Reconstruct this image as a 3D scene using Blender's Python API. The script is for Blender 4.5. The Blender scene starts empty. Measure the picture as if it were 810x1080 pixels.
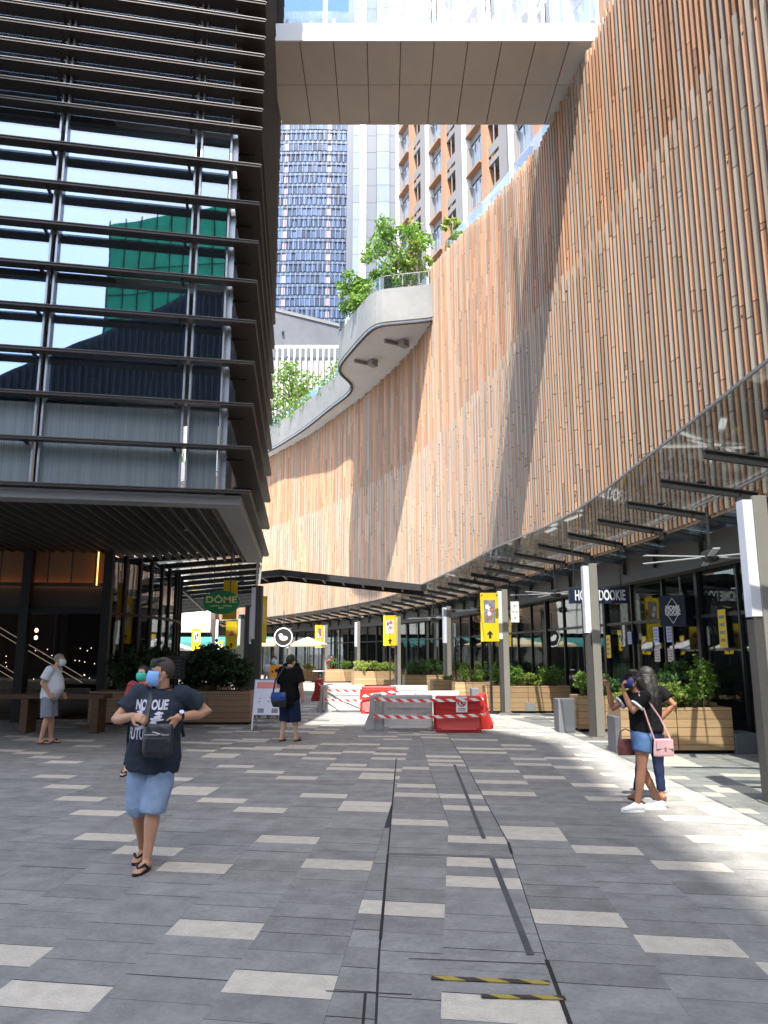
import bpy, bmesh, math, random
from mathutils import Vector, Matrix, Quaternion, noise
from mathutils.bvhtree import BVHTree
R = math.radians
sc = bpy.context.scene
col = sc.collection
rng = random.Random(7)

# ------------------------------------------------------------------ camera, sky, sun, exposure
EYE = 1.7
PITCH = math.atan(150 / 800.0)
cd = bpy.data.cameras.new('camera'); cam = bpy.data.objects.new('camera', cd); col.objects.link(cam)
cam.location = (0, 0, EYE); cam.rotation_euler = (math.pi / 2 + PITCH, 0, 0)
cd.sensor_fit = 'VERTICAL'; cd.sensor_height = 36.0; cd.lens = 36.0 * 800 / 1080
cd.clip_start = 0.05; cd.clip_end = 3000
sc.camera = cam
SUN = Vector((0.04, 0.55, -1.0)).normalized()          # the way the light travels
elev = math.asin(-SUN.z)
w = bpy.data.worlds.new('World'); sc.world = w; w.use_nodes = True
nt = w.node_tree; nt.nodes.clear()
sky = nt.nodes.new('ShaderNodeTexSky'); sky.sky_type = 'NISHITA'; sky.sun_disc = False
sky.sun_elevation = elev; sky.sun_rotation = math.atan2(-SUN.x, -SUN.y)
sky.air_density = 1.0; sky.dust_density = 1.6; sky.ozone_density = 1.0
bg = nt.nodes.new('ShaderNodeBackground'); bg.inputs[1].default_value = 0.15
wo = nt.nodes.new('ShaderNodeOutputWorld')
tcw = nt.nodes.new('ShaderNodeTexCoord'); mpw = nt.nodes.new('ShaderNodeMapping'); mpw.inputs['Scale'].default_value = (1.6, 1.6, 3.2)
nzw = nt.nodes.new('ShaderNodeTexNoise'); nzw.inputs['Scale'].default_value = 1.7; nzw.inputs['Detail'].default_value = 6
rpw = nt.nodes.new('ShaderNodeValToRGB'); rpw.color_ramp.elements[0].position = 0.45; rpw.color_ramp.elements[1].position = 0.68
mxw = nt.nodes.new('ShaderNodeMix'); mxw.data_type = 'RGBA'; mxw.inputs['B'].default_value = (4.2, 4.35, 4.6, 1)
nt.links.new(tcw.outputs['Generated'], mpw.inputs[0]); nt.links.new(mpw.outputs[0], nzw.inputs['Vector'])
nt.links.new(nzw.outputs['Fac'], rpw.inputs[0]); nt.links.new(rpw.outputs[0], mxw.inputs['Factor'])
nt.links.new(sky.outputs[0], mxw.inputs['A']); nt.links.new(mxw.outputs['Result'], bg.inputs[0])
nt.links.new(bg.outputs[0], wo.inputs[0])
sd = bpy.data.lights.new('sun', 'SUN'); sd.energy = 3.4; sd.angle = R(0.55); sd.color = (1.0, 0.95, 0.88)
sun = bpy.data.objects.new('sun', sd); col.objects.link(sun)
sun.rotation_euler = SUN.to_track_quat('-Z', 'Y').to_euler(); sun.location = (-5, -40, 90)
vs = sc.view_settings; vs.view_transform = 'Standard'; vs.look = 'None'; vs.exposure = 2.1; vs.gamma = 1.0
sc.cycles.max_bounces = 8; sc.cycles.transparent_max_bounces = 12; sc.cycles.caustics_reflective = False; sc.cycles.caustics_refractive = False

# ------------------------------------------------------------------ helpers
def tag(o, label=None, cat=None, group=None, kind=None):
    if label: o['label'] = label
    if cat: o['category'] = cat
    if group: o['group'] = group
    if kind: o['kind'] = kind
    return o

def thing(name, label, cat, loc=(0, 0, 0), rz=0.0, group=None):
    o = bpy.data.objects.new(name, None); col.objects.link(o)
    o.empty_display_size = 0.2; o.location = loc; o.rotation_euler = (0, 0, rz)
    return tag(o, label, cat, group)

def children(o):
    return [c for c in bpy.data.objects if c.parent == o]

def copy_tree(o, parent=None):
    c = o.copy(); col.objects.link(c); c.parent = parent
    for ch in children(o): copy_tree(ch, c)
    return c

class MB:
    """collects shapes and links them as ONE mesh object"""
    def __init__(s): s.v = []; s.f = []; s.m = []; s.uv = {}
    def add(s, verts, faces, m=0):
        b = len(s.v); s.v += [tuple(p) for p in verts]
        for f in faces: s.f.append([b + i for i in f]); s.m.append(m)
        return b
    def quad(s, a, b, c, d, m=0): s.add([a, b, c, d], [(0, 1, 2, 3)], m)
    def poly(s, pts, m=0): s.add(pts, [tuple(range(len(pts)))], m)
    def box(s, c, d, rz=0, m=0, M=None):
        x, y, z = d[0] / 2, d[1] / 2, d[2] / 2
        P = [Vector((i * x, j * y, k * z)) for k in (-1, 1) for j in (-1, 1) for i in (-1, 1)]
        Q = M if M is not None else Matrix.Rotation(rz, 3, 'Z')
        P = [Q @ p + Vector(c) for p in P]
        s.add(P, [(0, 2, 3, 1), (4, 5, 7, 6), (0, 1, 5, 4), (2, 6, 7, 3), (0, 4, 6, 2), (1, 3, 7, 5)], m)
    def span(s, a, b, m=0):
        s.box([(a[i] + b[i]) / 2 for i in range(3)], [abs(b[i] - a[i]) for i in range(3)], 0, m)
    def bar(s, p, q, wd, ht, m=0, up=(0, 0, 1)):
        p = Vector(p); q = Vector(q); t = (q - p); L = t.length; t.normalize()
        u = Vector(up)
        if abs(t.dot(u)) > .98: u = Vector((0, 1, 0))
        sx = t.cross(u).normalized(); uz = sx.cross(t)
        M = Matrix((sx, t, uz)).transposed()
        s.box((p + q) / 2, (wd, L, ht), 0, m, M)
    def prism(s, poly, z0, z1, m=0, mtop=None):
        n = len(poly)
        a = sum(poly[i][0] * poly[(i + 1) % n][1] - poly[(i + 1) % n][0] * poly[i][1] for i in range(n))
        if a < 0: poly = list(reversed(poly))
        V = [(p[0], p[1], z0) for p in poly] + [(p[0], p[1], z1) for p in poly]
        F = [(i, (i + 1) % n, n + (i + 1) % n, n + i) for i in range(n)]
        b = s.add(V, F, m)
        s.f.append([b + i for i in reversed(range(n))]); s.m.append(m)
        s.f.append([b + n + i for i in range(n)]); s.m.append(m if mtop is None else mtop)
    def strip(s, A, B, z0a, z0b, th, m=0):
        """solid ribbon between two plan polylines A, B (same length)"""
        for i in range(len(A) - 1):
            a, b, c, d = A[i], A[i + 1], B[i + 1], B[i]
            V = [(a[0], a[1], z0a), (b[0], b[1], z0a), (c[0], c[1], z0b), (d[0], d[1], z0b)]
            V += [(p[0], p[1], p[2] + th) for p in V]
            F = [(3, 2, 1, 0), (4, 5, 6, 7), (0, 1, 5, 4), (2, 3, 7, 6)]
            if i == 0: F.append((3, 0, 4, 7))
            if i == len(A) - 2: F.append((1, 2, 6, 5))
            s.add(V, F, m)
    def tube(s, pts, r, n=8, m=0, caps=True, side=(1, 0, 0)):
        pts = [Vector(p) for p in pts]; k = len(pts)
        if not isinstance(r, (list, tuple)): r = [r] * k
        V = []; prev = None
        for i, p in enumerate(pts):
            t = (pts[min(i + 1, k - 1)] - pts[max(i - 1, 0)]).normalized()
            sx = prev if prev is not None else Vector(side)
            sx = sx - t * sx.dot(t)
            if sx.length < .05:
                sx = Vector((0, 1, 0)); sx = sx - t * sx.dot(t)
            sx.normalize(); sy = t.cross(sx); prev = sx
            ra, rb = r[i] if isinstance(r[i], (list, tuple)) else (r[i], r[i])
            for j in range(n):
                a = 2 * math.pi * j / n
                V.append(p + sx * (ra * math.cos(a)) + sy * (rb * math.sin(a)))
        F = []
        for i in range(k - 1):
            for j in range(n):
                F.append((i * n + j, i * n + (j + 1) % n, (i + 1) * n + (j + 1) % n, (i + 1) * n + j))
        if caps:
            F.append(tuple(reversed(range(n)))); F.append(tuple(range((k - 1) * n, k * n)))
        s.add(V, F, m)
    def ell(s, c, r, M=None, n=12, k=8, m=0):
        V = []; c = Vector(c); M = M or Matrix.Identity(3)
        for i in range(1, k):
            th = math.pi * i / k
            for j in range(n):
                a = 2 * math.pi * j / n
                V.append(c + M @ Vector((r[0] * math.sin(th) * math.cos(a), r[1] * math.sin(th) * math.sin(a), r[2] * math.cos(th))))
        V.append(c + M @ Vector((0, 0, r[2]))); V.append(c + M @ Vector((0, 0, -r[2])))
        F = [(i * n + j, (i + 1) * n + j, (i + 1) * n + (j + 1) % n, i * n + (j + 1) % n) for i in range(k - 2) for j in range(n)]
        T = len(V) - 2
        F += [(T, j, (j + 1) % n) for j in range(n)]
        F += [(T + 1, (k - 2) * n + (j + 1) % n, (k - 2) * n + j) for j in range(n)]
        s.add(V, F, m)
    def capsule(s, pts, r, n=10, side=(1, 0, 0)):
        s.tube(pts, r, n, side=side)
        for p, q in ((pts[0], r[0]), (pts[-1], r[-1])):
            q = q if isinstance(q, (list, tuple)) else (q, q)
            s.ell(p, (q[0], q[1], min(q)), n=n, k=6)
    def mesh(s, name):
        me = bpy.data.meshes.new(name); me.from_pydata(s.v, [], s.f)
        me.polygons.foreach_set('material_index', s.m); me.update()
        if len(me.polygons) < 30000:
            b = bmesh.new(); b.from_mesh(me); bmesh.ops.recalc_face_normals(b, faces=b.faces); b.to_mesh(me); b.free()
        return me
    def build(s, name, mats, parent=None, smooth=False, bevel=0, tone=False, world=True):
        me = s.mesh(name)
        for mm in (mats if isinstance(mats, (list, tuple)) else [mats]): me.materials.append(mm)
        if smooth: me.polygons.foreach_set('use_smooth', [True] * len(me.polygons))
        o = bpy.data.objects.new(name, me); col.objects.link(o)
        if parent:
            o.parent = parent
            if world:
                off = Vector((0, 0, 0)); q = parent
                while q: off += q.location; q = q.parent
                if off.length: me.transform(Matrix.Translation(-off))
        if bevel:
            md = o.modifiers.new('bevel', 'BEVEL'); md.width = bevel; md.segments = 2; md.limit_method = 'ANGLE'
        return o

# ------------------------------------------------------------------ materials (all procedural)
def nodes(name):
    m = bpy.data.materials.new(name); m.use_nodes = True
    t = m.node_tree; return m, t, t.nodes['Principled BSDF']

def mat(name, c, rough=.6, metal=0., var=.12, scale=6., spec=.5, bump=0., bscale=None, stretch=None, stain=0., island=0., grain=None):
    m, t, b = nodes(name)
    L = t.links.new
    b.inputs['Roughness'].default_value = rough; b.inputs['Metallic'].default_value = metal
    b.inputs['Specular IOR Level'].default_value = spec
    tc = t.nodes.new('ShaderNodeTexCoord'); mp = t.nodes.new('ShaderNodeMapping'); L(tc.outputs['Object'], mp.inputs[0])
    if stretch: mp.inputs['Scale'].default_value = stretch
    nz = t.nodes.new('ShaderNodeTexNoise'); nz.inputs['Scale'].default_value = scale; nz.inputs['Detail'].default_value = 8; nz.inputs['Roughness'].default_value = .62
    L(mp.outputs[0], nz.inputs['Vector'])
    mr = t.nodes.new('ShaderNodeMapRange'); mr.inputs[1].default_value = .25; mr.inputs[2].default_value = .75
    mr.inputs[3].default_value = 1 - var; mr.inputs[4].default_value = 1 + var
    L(nz.outputs['Fac'], mr.inputs[0]); cur = mr.outputs[0]
    if stain:
        n2 = t.nodes.new('ShaderNodeTexNoise'); n2.inputs['Scale'].default_value = scale * .17; n2.inputs['Detail'].default_value = 5
        L(mp.outputs[0], n2.inputs['Vector'])
        m2 = t.nodes.new('ShaderNodeMapRange'); m2.inputs[1].default_value = .3; m2.inputs[2].default_value = .7; m2.inputs[3].default_value = 1 - stain; m2.inputs[4].default_value = 1 + stain
        L(n2.outputs['Fac'], m2.inputs[0])
        mu = t.nodes.new('ShaderNodeMath'); mu.operation = 'MULTIPLY'; L(cur, mu.inputs[0]); L(m2.outputs[0], mu.inputs[1]); cur = mu.outputs[0]
    if island:
        g = t.nodes.new('ShaderNodeNewGeometry'); m3 = t.nodes.new('ShaderNodeMapRange'); m3.inputs[3].default_value = 1 - island; m3.inputs[4].default_value = 1 + island
        L(g.outputs['Random Per Island'], m3.inputs[0])
        mu = t.nodes.new('ShaderNodeMath'); mu.operation = 'MULTIPLY'; L(cur, mu.inputs[0]); L(m3.outputs[0], mu.inputs[1]); cur = mu.outputs[0]
    mx = t.nodes.new('ShaderNodeMix'); mx.data_type = 'RGBA'; mx.blend_type = 'MULTIPLY'; mx.inputs['Factor'].default_value = 1
    mx.inputs['A'].default_value = (*c, 1); L(cur, mx.inputs['B']); L(mx.outputs['Result'], b.inputs['Base Color'])
    if bump:
        nb = t.nodes.new('ShaderNodeTexNoise'); nb.inputs['Scale'].default_value = bscale or scale * 4; nb.inputs['Detail'].default_value = 4
        L(mp.outputs[0], nb.inputs['Vector'])
        bp = t.nodes.new('ShaderNodeBump'); bp.inputs['Strength'].default_value = bump; bp.inputs['Distance'].default_value = .02
        L(nb.outputs['Fac'], bp.inputs['Height']); L(bp.outputs[0], b.inputs['Normal'])
    rr = t.nodes.new('ShaderNodeMapRange'); rr.inputs[3].default_value = max(0, rough - .08); rr.inputs[4].default_value = min(1, rough + .08)
    L(nz.outputs['Fac'], rr.inputs[0]); L(rr.outputs[0], b.inputs['Roughness'])
    return m

def glass(name, tint, refl=.35, opacity=.0, base=(.02, .025, .03), rough=.01, gcol=(.95, .98, 1)):
    """coated pane: part mirror, part clear, part tinted body"""
    m, t, b = nodes(name); L = t.links.new
    t.nodes.remove(b); out = t.nodes['Material Output']
    tr = t.nodes.new('ShaderNodeBsdfTransparent'); tr.inputs[0].default_value = (*tint, 1)
    df = t.nodes.new('ShaderNodeBsdfDiffuse'); df.inputs[0].default_value = (*base, 1)
    gl = t.nodes.new('ShaderNodeBsdfGlossy'); gl.inputs['Roughness'].default_value = rough; gl.inputs[0].default_value = (*gcol, 1)
    m1 = t.nodes.new('ShaderNodeMixShader'); m1.inputs[0].default_value = opacity; L(tr.outputs[0], m1.inputs[1]); L(df.outputs[0], m1.inputs[2])
    lf = t.nodes.new('ShaderNodeLayerWeight'); lw = t.nodes.new('ShaderNodeMath'); lw.operation = 'POWER'; lw.inputs[1].default_value = 4.6
    L(lf.outputs['Facing'], lw.inputs[0])
    mr = t.nodes.new('ShaderNodeMapRange'); mr.inputs[1].default_value = .0; mr.inputs[2].default_value = 1; mr.inputs[3].default_value = refl; mr.inputs[4].default_value = 1
    L(lw.outputs[0], mr.inputs[0])
    m2 = t.nodes.new('ShaderNodeMixShader'); L(mr.outputs[0], m2.inputs[0]); L(m1.outputs[0], m2.inputs[1]); L(gl.outputs[0], m2.inputs[2])
    nz = t.nodes.new('ShaderNodeTexNoise'); nz.inputs['Scale'].default_value = .55; nz.inputs['Detail'].default_value = 2
    tc = t.nodes.new('ShaderNodeTexCoord'); L(tc.outputs['Object'], nz.inputs['Vector'])
    bp = t.nodes.new('ShaderNodeBump'); bp.inputs['Strength'].default_value = .06; bp.inputs['Distance'].default_value = .05; L(nz.outputs['Fac'], bp.inputs['Height']); L(bp.outputs[0], gl.inputs['Normal'])
    L(m2.outputs[0], out.inputs['Surface'])
    return m

def emit(name, c, s):
    m, t, b = nodes(name)
    b.inputs['Base Color'].default_value = (*c, 1); b.inputs['Emission Color'].default_value = (*c, 1); b.inputs['Emission Strength'].default_value = s
    return m

def leafmat(name, c, c2):
    m, t, b = nodes(name); L = t.links.new
    g = t.nodes.new('ShaderNodeNewGeometry'); mx = t.nodes.new('ShaderNodeMix'); mx.data_type = 'RGBA'
    mx.inputs['A'].default_value = (*c, 1); mx.inputs['B'].default_value = (*c2, 1); L(g.outputs['Random Per Island'], mx.inputs['Factor'])
    L(mx.outputs['Result'], b.inputs['Base Color']); b.inputs['Roughness'].default_value = .5; b.inputs['Specular IOR Level'].default_value = .35
    tl = t.nodes.new('ShaderNodeBsdfTranslucent'); L(mx.outputs['Result'], tl.inputs[0])
    ms = t.nodes.new('ShaderNodeMixShader'); ms.inputs[0].default_value = .35; L(b.outputs[0], ms.inputs[1]); L(tl.outputs[0], ms.inputs[2])
    L(ms.outputs[0], t.nodes['Material Output'].inputs['Surface'])
    return m

def wood(name, c, c2, plank=.12, axis='Z', rough=.6):
    """horizontal boards with grain; board tone changes from board to board"""
    m, t, b = nodes(name); L = t.links.new
    tc = t.nodes.new('ShaderNodeTexCoord'); sp = t.nodes.new('ShaderNodeSeparateXYZ'); L(tc.outputs['Object'], sp.inputs[0])
    dv = t.nodes.new('ShaderNodeMath'); dv.operation = 'DIVIDE'; L(sp.outputs[axis], dv.inputs[0]); dv.inputs[1].default_value = plank
    fl = t.nodes.new('ShaderNodeMath'); fl.operation = 'FLOOR'; L(dv.outputs[0], fl.inputs[0])
    fr = t.nodes.new('ShaderNodeMath'); fr.operation = 'FRACT'; L(dv.outputs[0], fr.inputs[0])
    oi = t.nodes.new('ShaderNodeObjectInfo'); ad = t.nodes.new('ShaderNodeMath'); ad.operation = 'MULTIPLY_ADD'; L(oi.outputs['Random'], ad.inputs[0]); ad.inputs[1].default_value = 57; L(fl.outputs[0], ad.inputs[2])
    wn = t.nodes.new('ShaderNodeTexWhiteNoise'); wn.noise_dimensions = '1D'; L(ad.outputs[0], wn.inputs['W'])
    mp = t.nodes.new('ShaderNodeMapping'); mp.inputs['Scale'].default_value = (1.2, 1.2, 26) if axis == 'Z' else (26, 1.2, 1.2); L(tc.outputs['Object'], mp.inputs[0])
    nz = t.nodes.new('ShaderNodeTexNoise'); nz.inputs['Scale'].default_value = 2.4; nz.inputs['Detail'].default_value = 7; L(mp.outputs[0], nz.inputs['Vector'])
    a2 = t.nodes.new('ShaderNodeMath'); a2.operation = 'MULTIPLY_ADD'; L(wn.outputs['Value'], a2.inputs[0]); a2.inputs[1].default_value = .55; 
    a3 = t.nodes.new('ShaderNodeMath'); a3.operation = 'MULTIPLY_ADD'; L(nz.outputs['Fac'], a3.inputs[0]); a3.inputs[1].default_value = 1.3; a3.inputs[2].default_value = -.4
    L(a3.outputs[0], a2.inputs[2])
    mx = t.nodes.new('ShaderNodeMix'); mx.data_type = 'RGBA'; mx.inputs['A'].default_value = (*c, 1); mx.inputs['B'].default_value = (*c2, 1); L(a2.outputs[0], mx.inputs['Factor'])
    gp = t.nodes.new('ShaderNodeMath'); gp.operation = 'GREATER_THAN'; L(fr.outputs[0], gp.inputs[0]); gp.inputs[1].default_value = .06
    mg = t.nodes.new('ShaderNodeMix'); mg.data_type = 'RGBA'; mg.inputs['A'].default_value = (.05, .035, .022, 1); L(gp.outputs[0], mg.inputs['Factor']); L(mx.outputs['Result'], mg.inputs['B'])
    L(mg.outputs['Result'], b.inputs['Base Color']); b.inputs['Roughness'].default_value = rough
    bp = t.nodes.new('ShaderNodeBump'); bp.inputs['Strength'].default_value = .5; bp.inputs['Distance'].default_value = .01; L(gp.outputs[0], bp.inputs['Height']); L(bp.outputs[0], b.inputs['Normal'])
    return m

def stripes(name, c, c2, period, slope=1.):
    m, t, b = nodes(name); L = t.links.new
    tc = t.nodes.new('ShaderNodeTexCoord'); sp = t.nodes.new('ShaderNodeSeparateXYZ'); L(tc.outputs['UV'], sp.inputs[0])
    a = t.nodes.new('ShaderNodeMath'); a.operation = 'MULTIPLY_ADD'; L(sp.outputs['Y'], a.inputs[0]); a.inputs[1].default_value = slope; L(sp.outputs['X'], a.inputs[2])
    d = t.nodes.new('ShaderNodeMath'); d.operation = 'DIVIDE'; L(a.outputs[0], d.inputs[0]); d.inputs[1].default_value = period
    f = t.nodes.new('ShaderNodeMath'); f.operation = 'FRACT'; L(d.outputs[0], f.inputs[0])
    g = t.nodes.new('ShaderNodeMath'); g.operation = 'GREATER_THAN'; L(f.outputs[0], g.inputs[0]); g.inputs[1].default_value = .5
    mx = t.nodes.new('ShaderNodeMix'); mx.data_type = 'RGBA'; mx.inputs['A'].default_value = (*c, 1); mx.inputs['B'].default_value = (*c2, 1); L(g.outputs[0], mx.inputs['Factor'])
    L(mx.outputs['Result'], b.inputs['Base Color']); b.inputs['Roughness'].default_value = .45
    return m

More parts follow.
